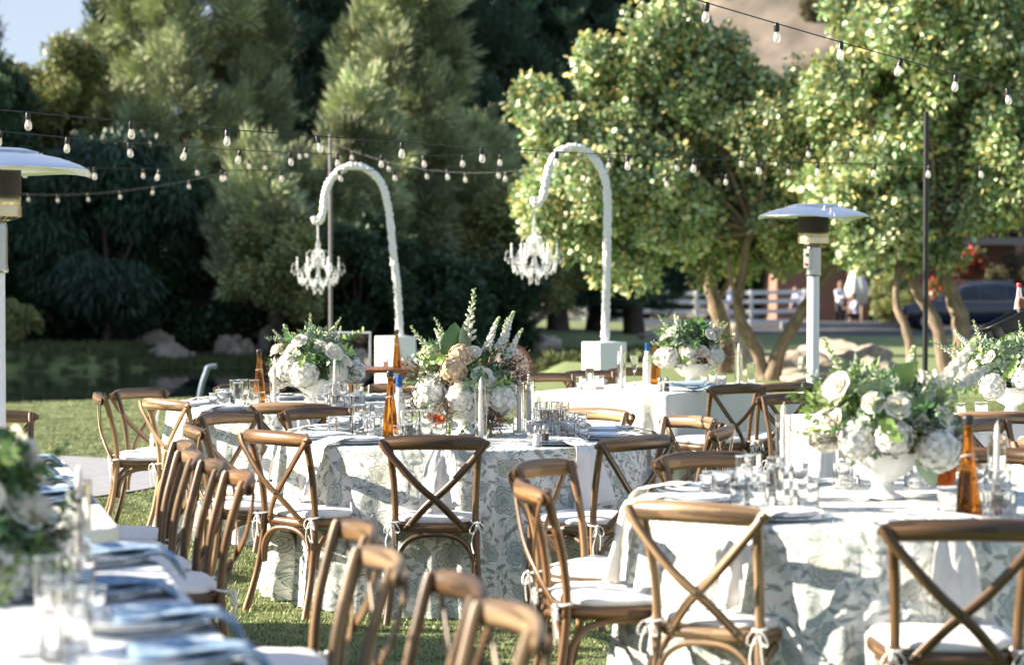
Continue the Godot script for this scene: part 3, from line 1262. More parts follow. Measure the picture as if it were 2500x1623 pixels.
# dark feathery grass along +y, length 1
func fl_plume(v: int) -> ArrayMesh:
	rng.seed = 800 + v
	var b := MB.new()
	for i in 26:
		var k := rnd(0.6, 1.3)
		b.col = Color(k, k, k)
		var d := Vector3(rnd(-0.55, 0.55), 1, rnd(-0.4, 0.4)).normalized()
		var s := rv() * 0.3
		var p := arc(5, func(t: float) -> Vector3: return d * t * rnd(0.96, 1.0) + s * t * t)
		b.tube(p, [0.007, 0.007, 0.006, 0.005, 0.004, 0.002], null, 3, null, false, false)
		for j in 7:
			b.leaf(p[2 + j % 4], d + rv() * 0.9, rv(), 0.12, 0.02)
	return b.mesh()


func fl_amaranth(v: int) -> ArrayMesh:   # hanging strand, length 1 downwards
	rng.seed = 820 + v
	var b := MB.new()
	for i in 70:
		var t := i / 70.0
		var k := rnd(0.7, 1.2)
		b.col = Color(k, k, k)
		b.ball(Vector3(0.05 * sin(t * 6 + v) + rnd(-0.05, 0.05), -t, rnd(-0.05, 0.05)), Vector3.ONE * rnd(0.03, 0.05), 5, 3)
	return b.mesh()


func fl_bigleaf() -> ArrayMesh:
	var b := MB.new()
	b.sheet(8, 12, func(u: float, t: float) -> Vector3:
		var s := u * 2 - 1
		var w := 0.36 * pow(sin(PI * pow(t, 0.75)), 0.8) + 0.01
		return Vector3(s * w, t, -0.25 * s * s * w - 0.18 * t * t + 0.012 * absf(sin(t * 26 + absf(s) * 4))), 0.004)
	return b.mesh()


func flower(kind: String) -> Mesh:
	if not cache.has(kind):
		var keep := rng.state
		match kind:
			"hydrangea0", "hydrangea1": cache[kind] = fl_hydrangea(kind.unicode_at(9))
			"rose0", "rose1": cache[kind] = fl_rose(kind.unicode_at(4))
			"stock0", "stock1": cache[kind] = fl_spike(kind.unicode_at(5), false)
			"bud0", "bud1": cache[kind] = fl_spike(kind.unicode_at(3), true)
			"bunch0", "bunch1": cache[kind] = fl_bunch(kind.unicode_at(5), 130, 0.42, 0.17, false)
			"fine0": cache[kind] = fl_bunch(4, 260, 0.25, 0.09, false)
			"round0": cache[kind] = fl_bunch(5, 80, 0.4, 0.34, true)
			"sprig0": cache[kind] = fl_sprig(0, 14, 0.3, 0.15, false, 0.3)
			"sprig1": cache[kind] = fl_sprig(1, 18, 0.2, 0.18, true, -0.3)
			"plume0": cache[kind] = fl_plume(0)
			"strand0": cache[kind] = fl_amaranth(0)
			"bigleaf": cache[kind] = fl_bigleaf()
		rng.state = keep
	return cache[kind]


# one bloom: [part name, mesh, material, position, direction, size]
func bloom(o: Node3D, called: String, kind: String, m: Material, p: Vector3, d: Vector3, s: float, spin := 0.0) -> MeshInstance3D:
	var q := look(d) * Basis(Vector3.UP, spin)
	return put(called, flower(kind), m, o, Transform3D(q.scaled_local(Vector3.ONE * s), p))


func bowl(o: Node3D, s := 1.0) -> void:
	var b := MB.new()
	b.lathe([Vector2(0.001, 0.0), Vector2(0.075, 0.0), Vector2(0.078, 0.008), Vector2(0.045, 0.022), Vector2(0.032, 0.045), Vector2(0.036, 0.06), Vector2(0.085, 0.085), Vector2(0.122, 0.13), Vector2(0.132, 0.165), Vector2(0.127, 0.166), Vector2(0.115, 0.13), Vector2(0.02, 0.09)], 48, Transform3D(Basis.from_scale(Vector3.ONE * s), Vector3.ZERO), 0.025, 16)
	part("vase", b, M.ceramic, o)


# a generic mound of flowers: w its half width, h the height of its mound
func centerpiece(label: String, at: Vector3, seed_: int, w: float, h: float, spikes: Array, vase := true, turn := 0.0) -> Node3D:
	rng.seed = seed_
	var o := thing("centerpiece", label, "flower arrangement", at, turn, "flower centerpieces on the tables")
	if vase:
		bowl(o, 1.0)
	var y0 := 0.16 if vase else 0.02
	for k in 24:
		var a := k * 2.4 + rnd(0, 0.5)
		var e := rnd(0.0, 1.0)
		var r := w * 0.72 * sqrt(1.0 - 0.75 * e * e)
		bloom(o, "foliage", ["bunch0", "bunch1", "fine0", "round0"][k % 4], [M.green, M.sage, M.bright, M.green, M.sage][k % 5], Vector3(cos(a) * r * rnd(0.3, 1.0), y0 + h * 0.15 + h * 0.62 * e, sin(a) * r * rnd(0.3, 1.0)), rv(), rnd(0.085, 0.125))
	for k in 8:
		var a := k * TAU / 8 + rnd(-0.2, 0.2)
		var r := w * rnd(0.66, 0.86)
		bloom(o, "hydrangea", "hydrangea%d" % (k % 2), M.petal, Vector3(cos(a) * r, y0 + rnd(0.01, 0.09), sin(a) * r), Vector3(cos(a), 0.35, sin(a)), rnd(0.058, 0.088))
	for k in 19:
		var a := k * 2.4 + 0.6
		var r := w * rnd(0.55, 0.9)
		var d := Vector3(cos(a), rnd(0.3, 1.1), sin(a))
		bloom(o, "rose", "rose%d" % (k % 2), M.petal, Vector3(cos(a) * r, y0 + h * rnd(0.3, 0.8), sin(a) * r), d, rnd(0.03, 0.054))
	for k in 18:
		var a := k * TAU / 18 + rnd(-0.2, 0.2)
		bloom(o, "leaf_spray", ["sprig0", "sprig1"][k % 2], [M.sage, M.green, M.bright][k % 3], Vector3(cos(a) * w * 0.55, y0 + h * rnd(0.1, 0.7), sin(a) * w * 0.55), Vector3(cos(a), rnd(-0.3, 1.0), sin(a)), rnd(0.14, 0.22), rnd(0, 6))
	for k in 6:
		var a := k * TAU / 6 + 0.3
		bloom(o, "plume", "plume0", M.dry, Vector3(cos(a) * w * 0.6, y0 + h * 0.2, sin(a) * w * 0.6), Vector3(cos(a), rnd(-0.4, 0.3), sin(a)), rnd(0.12, 0.17))
	for q in spikes:
		bloom(o, "flower_spike", q[0], M.petal, q[1], q[2], q[3], rnd(0, 6))
	return o


# the central table's arrangement, bloom by bloom as it stands in the picture
func main_centerpiece(at: Vector3) -> void:
	rng.seed = 5
	var o := thing("centerpiece", "tall white and peach arrangement in a footed bowl on the central floral table", "flower arrangement", at, 0.0, "flower centerpieces on the tables")
	bowl(o, 1.0)
	for k in 18:
		var a := k * 2.4
		var r := rnd(0.06, 0.2)
		bloom(o, "foliage", ["bunch0", "bunch1", "fine0"][k % 3], [M.green, M.sage, M.green, M.bright][k % 4], Vector3(cos(a) * r, rnd(0.2, 0.42), sin(a) * r * 0.8), rv(), rnd(0.08, 0.115))
	var H := [[-0.165, 0.20, 0.1, 0.088, 0], [-0.02, 0.19, 0.15, 0.078, 1], [0.175, 0.19, 0.1, 0.085, 0], [0.03, 0.2, -0.17, 0.08, 1], [-0.17, 0.22, -0.1, 0.08, 0], [0.17, 0.26, -0.1, 0.075, 1]]
	for q in H:
		bloom(o, "hydrangea", "hydrangea%d" % q[4], M.petal, Vector3(q[0], q[1], q[2]), Vector3(q[0], 0.1, q[2]), q[3])
	bloom(o, "rose", "rose0", M.petal, Vector3(-0.20, 0.17, 0.12), Vector3(-0.5, 0.1, 0.9), 0.07)
	tag(bloom(o, "hydrangea", "hydrangea1", M.blush, Vector3(-0.055, 0.33, 0.13), Vector3(-0.1, 0.3, 1), 0.074), "peach and green hydrangea head")
	tag(bloom(o, "hydrangea", "hydrangea0", M.blush, Vector3(-0.02, 0.39, 0.1), Vector3(0, 0.6, 1), 0.06), "peach and green hydrangea head")
	tag(bloom(o, "hydrangea", "hydrangea0", M.lime, Vector3(-0.17, 0.385, 0.07), Vector3(-0.5, 0.4, 0.8), 0.062), "lime green hydrangea head")
	for q in [[-0.16, 0.275, 0.12, 0.04], [-0.20, 0.30, 0.05, 0.038], [0.09, 0.30, 0.15, 0.05], [0.12, 0.27, 0.15, 0.042], [0.17, 0.31, 0.05, 0.04], [0.05, 0.42, 0.06, 0.03], [-0.02, 0.25, 0.2, 0.03]]:
		bloom(o, "rose", "rose1" if q[3] > 0.039 else "rose0", M.petal, Vector3(q[0], q[1], q[2]), Vector3(q[0], 0.2, 0.25), q[3])
	tag(bloom(o, "large_leaf", "bigleaf", M.green, Vector3(-0.055, 0.36, 0.05), Vector3(0.12, 1, 0.05), 0.2, 0.25), "broad pointed green leaf")
	bloom(o, "large_leaf", "bigleaf", M.sage, Vector3(0.0, 0.40, 0.02), Vector3(0.25, 1, -0.1), 0.19, 0.9)
	for q in [["bud0", 0.02, 0.36, 0.03, 0.02, 1, 0, 0.37], ["bud1", -0.06, 0.34, 0.02, -0.25, 1, 0, 0.26], ["bud1", -0.12, 0.33, 0.02, -0.8, 1, 0.1, 0.26], ["stock0", 0.12, 0.34, 0.02, 0.52, 1, 0, 0.30], ["stock1", 0.09, 0.34, 0.03, 0.22, 1, 0.05, 0.26], ["stock0", 0.15, 0.32, 0.02, 0.75, 1, 0.1, 0.25], ["stock1", -0.08, 0.34, 0.0, -0.3, 1, 0, 0.2], ["stock1", -0.13, 0.32, 0.0, -0.6, 1, 0.1, 0.17], ["bud0", 0.13, 0.33, -0.05, 0.4, 1, -0.2, 0.27]]:
		bloom(o, "flower_spike", q[0], M.petal, Vector3(q[1], q[2], q[3]), Vector3(q[4], q[5], q[6]), q[7], q[1] * 20)
	for k in 16:
		var a := k * TAU / 16 + rnd(-0.15, 0.15)
		bloom(o, "leaf_spray", ["sprig0", "sprig1"][k % 2], [M.green, M.sage, M.bright][k % 3], Vector3(cos(a) * 0.14, rnd(0.2, 0.42), sin(a) * 0.14), Vector3(cos(a), rnd(-0.4, 0.7), sin(a)), rnd(0.15, 0.2), rnd(0, 6))
	tag(bloom(o, "rose", "rose1", M.orange_petal, Vector3(-0.13, 0.08, 0.19), Vector3(-0.2, 0.3, 1), 0.032), "orange bloom low at the front")
	for q in [[-0.18, 0.3, 0.08, -1, 0.35, 0.2], [-0.18, 0.25, 0.06, -1, -0.1, 0.2], [-0.17, 0.22, 0.1, -1, -0.45, 0.2], [0.18, 0.33, 0.06, 1, 0.4, 0.1], [0.2, 0.29, 0.08, 1, 0.0, 0.2], [0.12, 0.15, 0.16, 0.45, -0.8, 0.25], [0.10, 0.14, 0.16, 0.25, -0.9, 0.3], [-0.08, 0.2, 0.18, -0.2, -0.5, 0.6]]:
		bloom(o, "plume", "plume0", M.dry, Vector3(q[0], q[1], q[2]), Vector3(q[3], q[4], q[5]), 0.15)
	for q in [[-0.09, 0.16, 0.14, 0.15], [-0.07, 0.15, 0.15, 0.14], [0.11, 0.13, 0.17, 0.13], [0.135, 0.13, 0.16, 0.125]]:
		bloom(o, "hanging_strand", "strand0", M.lime, Vector3(q[0], q[1], q[2]), Vector3.UP, q[3])
	for q in [[-0.16, 0.13, 0.16, -0.6, -0.3], [-0.13, 0.12, 0.17, -0.2, -0.8], [-0.17, 0.12, 0.15, -0.9, -0.6], [0.03, 0.1, 0.17, -0.2, -0.7]]:
		bloom(o, "leaf_spray", "sprig0", M.bright, Vector3(q[0], q[1], q[2]), Vector3(q[3], q[4], 0.3), 0.15, q[0] * 30)


# ---------------------------------------------------------------- trees
func clump(v: int, num: int, l: float, w: float, rounded: bool, tones: Array, up := 0.0, shell := 0.35) -> ArrayMesh:
	rng.seed = 900 + v
	var b := MB.new()
	for i in num:
		var p := rv()
		p = p.normalized() * lerpf(p.length(), 1.0, shell)
		var k := rnd(0.75, 1.25)
		var q: Color = tones[rng.randi() % tones.size()]
		b.col = Color(q.r * k, q.g * k, q.b * k)
		var d := (p * 0.7 + rv() * 0.8 + Vector3.UP * up).normalized()
		b.leaf(p * 0.8, d, (rv() + Vector3.UP * 0.4).normalized(), l * rnd(0.7, 1.25), w * rnd(0.75, 1.2), rnd(0.0, 0.16), rounded)
	return b.mesh()


func needles(v: int, num: int, l: float, tones: Array) -> ArrayMesh:
	rng.seed = 940 + v
	var b := MB.new()
	for i in num:
		var p := rv() * Vector3(0.75, 0.8, 0.75)
		var k := rnd(0.7, 1.3)
		var q: Color = tones[rng.randi() % tones.size()]
		b.col = Color(q.r * k, q.g * k, q.b * k)
		var d := (Vector3(rnd(-0.6, 0.6), rnd(0.3, 1.3), rnd(-0.6, 0.6)) + p * 0.5).normalized()
		b.leaf(p, d, rv(), l * rnd(0.7, 1.3), l * 0.24, 0.03)
	return b.mesh()


# lobes: [centre, radii, how many clumps]
func crown(o: Node3D, lobes: Array, mesh: Mesh, m: Material, size: float, seed_: int, lo := 0.75, hi := 1.2, feather := false) -> void:
	rng.seed = seed_
	var num := 0
	for q in lobes:
		num += q[2]
	var mm := MultiMesh.new()
	mm.transform_format = MultiMesh.TRANSFORM_3D
	mm.use_colors = true
	mm.mesh = mesh
	mm.instance_count = num
	var i := 0
	for q in lobes:
		var tone := rnd(lo, hi)
		for k in q[2]:
			var p := rv()
			p = p.normalized() * pow(p.length(), 0.9 if feather else 0.5)
			var r: Vector3 = q[1]
			var s := size * rnd(0.7, 1.25)
			var b := Basis(Vector3.UP, rnd(0, TAU)) * Basis(Vector3.RIGHT, rnd(-0.5, 0.5))
			if feather:
				b = look(p + Vector3(0, 0.75, 0) + rv() * 0.4) * Basis.from_scale(Vector3(0.8, rnd(1.1, 1.7), 0.8))
			mm.set_instance_transform(i, Transform3D(b.scaled(Vector3.ONE * s), q[0] + p * r))
			var t := tone * (rnd(0.55, 1.4) if feather else rnd(0.8, 1.2))
			mm.set_instance_color(i, Color(t, t, t))
			i += 1
	var mi := MultiMeshInstance3D.new()
	tag(mi, "", "", "", "stuff")
	mi.name = "crown" if not o.has_node("crown") else "crown_001"
	mi.multimesh = mm
	mi.material_override = m
	o.add_child(mi, true)


func limb(o: Node3D, called: String, p: Array, r0: float, r1: float, m: Material, knots := 0.12) -> void:
	var b := MB.new()
	var q := spline(p, 5)
	var r := []
	var f := noise(int(r0 * 9000), 3.0, 2)
	for k in q.size():
		var t := k / (q.size() - 1.0)
		r.append(lerpf(r0, r1, pow(t, 0.8)) * (1.0 + knots * 2.0 * f.get_noise_1d(k * 0.9) + (0.35 * pow(1 - t, 8))))
		q[k] += Vector3(f.get_noise_1d(k * 0.5 + 40), 0, f.get_noise_1d(k * 0.5 + 80)) * r0 * 0.4
	b.tube(q, r, null, 10, null, false, true, 1.0)
	part(called, b, m, o)


func pine(label: String, x: float, d: float, h: float, w: float, seed_: int, mesh: String, base := 0.15, shape := 0.7, dens := 1.0) -> void:
	rng.seed = seed_
	var y0 := land(x, d) - 0.1
	var o := thing("pine_tree", label, "tree", V(x, y0, d), 0.0, "evergreens on the far bank of the pond")
	limb(o, "trunk", [Vector3(0, 0, 0), Vector3(rnd(-0.15, 0.15), h * 0.35, 0), Vector3(rnd(-0.2, 0.2), h * 0.7, 0), Vector3(0, h * 0.97, 0)], 0.13 + h * 0.012, 0.03, M.dark_bark)
	var lobes := []
	var tiers := int(h * 1.15)
	for i in tiers:
		var t := base + (1.0 - base) * (i + 0.5) / tiers
		var rad := w * pow(1.0 - t, shape) * (1.0 if t > base + 0.12 else 0.7) + 0.25
		var num := 2 + int(rad * 1.7)
		for k in num:
			var a := TAU * (k + rnd(-0.35, 0.35)) / num + i * 1.3
			var rr := rad * rnd(0.45, 1.05)
			var s := rnd(0.36, 0.85) * (0.6 + 0.13 * w)
			lobes.append([Vector3(cos(a) * rr, t * h + rnd(-0.3, 0.3), sin(a) * rr), Vector3(s * rnd(0.8, 1.2), s * rnd(0.7, 1.7), s), int(32 * dens * s / 0.6)])
			if k % 3 == 0 and rr > 0.6:
				pass
	for k in 6:
		var a := rnd(0, TAU)
		var t := rnd(base, 0.7)
		var rr := w * 0.7 * pow(1.0 - t, shape)
		limb(o, "branch", [Vector3(0, t * h - 0.4, 0), Vector3(cos(a) * rr * 0.5, t * h - 0.15, sin(a) * rr * 0.5), Vector3(cos(a) * rr, t * h + 0.25, sin(a) * rr)], 0.06, 0.02, M.dark_bark)
	crown(o, lobes, cache[mesh], M.pine, 0.34, seed_ + 1, 0.5, 1.25, true)


func bushy(label: String, called: String, x: float, d: float, h: float, w: float, seed_: int, mesh: String, leafsize := 0.3, low := 0.1, dens := 1.0, m: Material = null, group := "") -> void:
	rng.seed = seed_
	var y0 := land(x, d) - 0.05
	var o := thing(called, label, "tree" if h > 2.5 else "shrub", V(x, y0, d), 0.0, group)
	limb(o, "trunk", [Vector3(0, 0, 0), Vector3(rnd(-0.1, 0.1), h * 0.3, 0), Vector3(rnd(-0.2, 0.2), h * 0.75, 0)], 0.04 + h * 0.014, 0.03, M.dark_bark)
	for k in 4:
		var a := rnd(0, TAU)
		limb(o, "branch", [Vector3(0, h * 0.28, 0), Vector3(cos(a) * w * 0.3, h * 0.5, sin(a) * w * 0.3), Vector3(cos(a) * w * 0.6, h * 0.72, sin(a) * w * 0.6)], 0.03 + h * 0.006, 0.015, M.dark_bark)
	var lobes := []
	var num := int(14 + w * h * 1.6)
	for k in num:
		var t := rnd(low, 0.96)
		var a := k * 2.4
		var rr := w * sqrt(maxf(0.0, 1.0 - pow((t - 0.5) / 0.56, 2))) * rnd(0.35, 0.95)
		var s := rnd(0.16, 0.27) * minf(w, h * 0.6)
		lobes.append([Vector3(cos(a) * rr, t * h, sin(a) * rr), Vector3(s, s * 0.85, s), int(20 * dens)])
	crown(o, lobes, cache[mesh], m if m else M.broad, leafsize, seed_ + 3)


# ---------------------------------------------------------------- ground
func pond(x: float, d: float) -> float:
	return 1.0 - pow((x + 7.5) / 8.2, 2) - pow((d - 39.0) / 11.6, 2) - 1.3 * exp(-(pow(x + 11.0, 2) + pow(d - 50.0, 2)) / 16.0) + 0.06 * sin(x * 1.3) * cos(d * 0.9)


func land(x: float, d: float) -> float:
	var y := 0.0
	y -= 0.25 * smoothstep(40.0, 70.0, d) * smoothstep(-2.0, 6.0, x)
	y -= 0.37 * smoothstep(-8.9, -7.9, x) * smoothstep(41.0, 45.0, d) * smoothstep(70.0, 60.0, d) * smoothstep(3.0, -0.5, x)
	y -= 0.95 * smoothstep(-0.03, 0.22, pond(x, d))
	y = maxf(y, -1.1)
	y += 16.8 * smoothstep(-20.5, -35.0, x) * smoothstep(30.0, 46.0, d) * smoothstep(86.0, 66.0, d) * (1.0 + 0.12 * sin(d * 0.31) + 0.06 * sin(d * 0.83))
	var ridge := lerpf(9.0, 62.0, smoothstep(-42.0, 40.0, x))
	y += ridge * smoothstep(98.0, 240.0, d) * (1.0 + 0.25 * sin(x * 0.07 + 1.0) + 0.1 * sin(x * 0.23 + d * 0.1))
	y += 0.03 * sin(x * 0.8 + d * 0.37) * smoothstep(18.0, 30.0, d)
	return y


func ground() -> void:
	var xs := []
	var ds := []
	var x := -170.0
	while x < 170.0:
		xs.append(x)
		x += 0.6 if absf(x + 3) < 18 else (2.0 if absf(x) < 45 else 9.0)
	var d := -12.0
	while d < 330.0:
		ds.append(d)
		d += 0.6 if d > 24 and d < 56 else (1.5 if d < 100 else 7.0)
	var lawn := MB.new()
	var hill := MB.new()
	for pass_ in 2:
		var b: MB = [lawn, hill][pass_]
		var prev := []
		for dd: float in ds:
			if (pass_ == 0 and dd > 97.5) or (pass_ == 1 and dd < 94.5):
				prev = []
				continue
			var cur := []
			for xx: float in xs:
				var y := land(xx, dd) - (0.05 if pass_ == 1 and dd < 97 else 0.0)
				cur.append(b.add(V(xx, y, dd), Vector2(xx, dd)))
			if prev:
				for i in xs.size() - 1:
					b.quad(prev[i], prev[i + 1], cur[i + 1], cur[i])
			prev = cur
	tag(part("lawn", lawn, M.lawn, self), "clipped green lawn that the tables stand on", "lawn", "", "structure")
	tag(part("hillside", hill, M.hill, self), "dry brown hillside behind the trees", "hillside", "", "structure")
	var w := MB.new()
	var ring := []
	var mid := w.add(V(-7.5, -0.42, 39))
	for i in 48:
		var a := TAU * i / 48
		ring.append(w.add(V(-7.5 + cos(a) * 9.2, -0.42, 39 + sin(a) * 12.6)))
	for i in 48:
		w.tri(mid, ring[i], ring[(i + 1) % 48])
	tag(part("pond", w, M.water, self), "dark still pond beyond the lawn reflecting the far bank", "pond", "", "structure")
	# the concrete pad, in slabs
	var path := Node3D.new()
	path.name = "path"
	add_child(path)
	tag(path, "pale grey concrete path with rounded end beside the back left table", "path", "", "structure")
	var cx := -5.0
	var cd := 16.5
	var rr := 2.45
	for s in 6:
		var x1 := cx - 2.2 * (s - 1) if s > 0 else cx
		var b := MB.new()
		var p := []
		if s == 0:
			p = arc(28, func(t: float) -> Vector3: return V(cx + sin(PI * t) * rr, 0.012, cd - cos(PI * t) * rr))
		else:
			p = [V(x1 - 0.012, 0.012, cd - rr), V(x1 - 0.012, 0.012, cd + rr), V(x1 - 2.19, 0.012, cd + rr), V(x1 - 2.19, 0.012, cd - rr)]
		b.face(p, V(-8, -5, 16))
		part("slab", b, M.concrete, path)
	# clipped grass
	var tuft := MB.new()
	rng.seed = 12
	for i in 16:
		var k := rnd(0.7, 1.3)
		tuft.col = Color(0.20 * k * rnd(0.8, 1.3), 0.26 * k, 0.09 * k)
		if i % 5 == 0:
			tuft.col = Color(0.34 * k, 0.31 * k, 0.16 * k)
		var a := rnd(0, TAU)
		var p := Vector3(rnd(-0.05, 0.05), 0, rnd(-0.05, 0.05))
		var lean := Vector3(cos(a), 0, sin(a)) * rnd(0.004, 0.02)
		var hgt := rnd(0.009, 0.021)
		var s := Vector3(-sin(a), 0, cos(a)) * 0.0022
		var q := [tuft.add(p - s), tuft.add(p + s), tuft.add(p + lean * 0.5 + Vector3.UP * hgt * 0.6 + s * 0.8), tuft.add(p + lean * 0.5 + Vector3.UP * hgt * 0.6 - s * 0.8), tuft.add(p + lean + Vector3.UP * hgt)]
		tuft.quad(q[0], q[1], q[2], q[3])
		tuft.tri(q[3], q[2], q[4])
	var f := noise(88, 0.6, 3)
	var xf := []
	for i in 90000:
		var dd := sqrt(rnd(4.0 * 4.0, 28.0 * 28.0))
		if dd > 13 and rnd() < (dd - 13) / 22.0:
			continue
		var xx := rnd(-0.27, 0.27) * dd
		if Vector2(xx - cx, dd - cd).length() < rr + 0.03 or (xx < cx and absf(dd - cd) < rr + 0.03):
			continue
		var s := rnd(0.8, 1.3)
		xf.append([Transform3D(Basis(Vector3.UP, rnd(0, TAU)).scaled(Vector3(s, s * rnd(0.7, 1.2), s)), V(xx, land(xx, dd) - 0.002, dd)), 0.85 + 0.4 * f.get_noise_2d(xx, dd) + rnd(-0.1, 0.1)])
	var mm := MultiMesh.new()
	mm.transform_format = MultiMesh.TRANSFORM_3D
	mm.use_colors = true
	mm.mesh = tuft.mesh()
	mm.instance_count = xf.size()
	for i in xf.size():
		mm.set_instance_transform(i, xf[i][0])
		mm.set_instance_color(i, Color(xf[i][1], xf[i][1], xf[i][1]))
	var mi := MultiMeshInstance3D.new()
	mi.name = "grass"
	mi.multimesh = mm
	mi.material_override = M.blade
	add_child(mi)
	tag(mi, "short clipped grass blades of the lawn", "grass", "", "stuff")


func bank_grass() -> void:
	rng.seed = 77
	var tuft := MB.new()
	for i in 22:
		var k := rnd(0.6, 1.3)
		tuft.col = Color(0.14 * k * rnd(0.8, 1.3), 0.18 * k, 0.07 * k)
		var a := rnd(0, TAU)
		tuft.leaf(Vector3(cos(a), 0, sin(a)) * rnd(0, 0.12), Vector3(cos(a) * rnd(0.1, 0.7), 1, sin(a) * rnd(0.1, 0.7)), rv(), rnd(0.08, 0.24), 0.016)
	var xf := []
	for i in 26000:
		var x := rnd(-15, 4)
		var d := rnd(41, 60)
		var p := pond(x, d)
		if p > 0.11 or p < -0.9 or rnd() < 0.3:
			continue
		xf.append(Transform3D(Basis(Vector3.UP, rnd(0, TAU)).scaled(Vector3.ONE * rnd(0.6, 1.3)), V(x, land(x, d) - 0.02, d)))
	var mm := MultiMesh.new()
	mm.transform_format = MultiMesh.TRANSFORM_3D
	mm.mesh = tuft.mesh()
	mm.instance_count = xf.size()
	for i in xf.size():
		mm.set_instance_transform(i, xf[i])
	var mi := MultiMeshInstance3D.new()
	mi.name = "bank_grass"
	mi.multimesh = mm
	mi.material_override = M.blade
	add_child(mi)
	tag(mi, "rough grass on the far bank of the pond", "grass", "", "stuff")


func boulder(label: String, x: float, d: float, s: Vector3, seed_: int) -> void:
	var f := noise(seed_, 0.9, 4)
	var b := MB.new()
	var prof := []
	b.ball(Vector3.ZERO, Vector3.ONE, 40, 24)
	for i in b.v.size():
		var p := b.v[i]
		b.v[i] = p * (1.0 + 0.45 * f.get_noise_3dv(p * 1.1) - 0.22 * absf(f.get_noise_3dv(p * 2.6 + Vector3(7, 3, 1))) + 0.05 * f.get_noise_3dv(p * 9.0)) * s * Vector3(0.5, 1, 0.5)
		b.v[i].y = maxf(b.v[i].y, -0.2 * s.y)
	tag(part("boulder", b, M.rock, self, Transform3D(Basis(Vector3.UP, seed_), V(x, land(x, d), d))), label, "boulder", "boulders along the bank")


# ---------------------------------------------------------------- bodies
# bones: [a, b, radius a, radius b, colour]; a smooth union of tapered capsules, meshed as surface nets
func body(bones: Array, cell: float, blend: float) -> MB:
	var lo := Vector3.ONE * 1e9
	var hi := -lo
	for q in bones:
		var r := maxf(q[2], q[3]) + cell * 2
		for e in 2:
			lo = lo.min(q[e] - Vector3.ONE * r)
			hi = hi.max(q[e] + Vector3.ONE * r)
	var nx := int((hi.x - lo.x) / cell) + 2
	var ny := int((hi.y - lo.y) / cell) + 2
	var nz := int((hi.z - lo.z) / cell) + 2
	var g := PackedFloat32Array()
	g.resize(nx * ny * nz)
	g.fill(9.0)
	var who := PackedInt32Array()
	who.resize(g.size())
	var least := PackedFloat32Array()
	least.resize(g.size())
	least.fill(9.0)
	for qi in bones.size():
		var q: Array = bones[qi]
		var a: Vector3 = q[0]
		var ab: Vector3 = q[1] - a
		var l2 := maxf(ab.length_squared(), 1e-9)
		var r := maxf(q[2], q[3]) + blend + cell * 2
		var i0 := Vector3i(((a.min(q[1]) - Vector3.ONE * r) - lo) / cell).clamp(Vector3i.ZERO, Vector3i(nx - 1, ny - 1, nz - 1))
		var i1 := Vector3i(((a.max(q[1]) + Vector3.ONE * r) - lo) / cell).clamp(Vector3i.ZERO, Vector3i(nx - 1, ny - 1, nz - 1))
		for z in range(i0.z, i1.z + 1):
			for y in range(i0.y, i1.y + 1):
				for x in range(i0.x, i1.x + 1):
					var p := lo + Vector3(x, y, z) * cell
					var t := clampf((p - a).dot(ab) / l2, 0, 1)
					var dist: float = p.distance_to(a + ab * t) - lerpf(q[2], q[3], t)
					var k := x + nx * (y + ny * z)
					if dist < least[k]:
						least[k] = dist
						who[k] = qi
					var h := maxf(blend - absf(g[k] - dist), 0.0) / blend
					g[k] = minf(g[k], dist) - h * h * blend * 0.25
	var b := MB.new()
	var at := {}
	for z in nz - 1:
		for y in ny - 1:
			for x in nx - 1:
				var k := x + nx * (y + ny * z)
				var ins := 0
				for e in 8:
					if g[k + (e & 1) + nx * ((e >> 1) & 1) + nx * ny * (e >> 2)] < 0:
						ins += 1
				if ins == 0 or ins == 8:
					continue
				var sum := Vector3.ZERO
				var num := 0
				for e in 8:
					for ax in 3:
						if e & (1 << ax):
							continue
						var e2 := e | (1 << ax)
						var va := g[k + (e & 1) + nx * ((e >> 1) & 1) + nx * ny * (e >> 2)]
						var vb := g[k + (e2 & 1) + nx * ((e2 >> 1) & 1) + nx * ny * (e2 >> 2)]
						if (va < 0) != (vb < 0):
							var t := va / (va - vb)
							sum += Vector3(e & 1, (e >> 1) & 1, e >> 2).lerp(Vector3(e2 & 1, (e2 >> 1) & 1, e2 >> 2), t)
							num += 1
				b.col = bones[who[k]][4]
				at[k] = b.add(lo + (Vector3(x, y, z) + sum / num) * cell)
	var st := [1, nx, nx * ny]
	for k: int in at:
		for ax in 3:
			if (g[k] < 0) == (g[k + st[ax]] < 0):
				continue
			var u: int = st[(ax + 1) % 3]
			var w: int = st[(ax + 2) % 3]
			if at.has(k - u) and at.has(k - w) and at.has(k - u - w):
				if g[k] < 0:
					b.quad(at[k - u - w], at[k - w], at[k], at[k - u])
				else:
					b.quad(at[k - u - w], at[k - u], at[k], at[k - w])
	return b


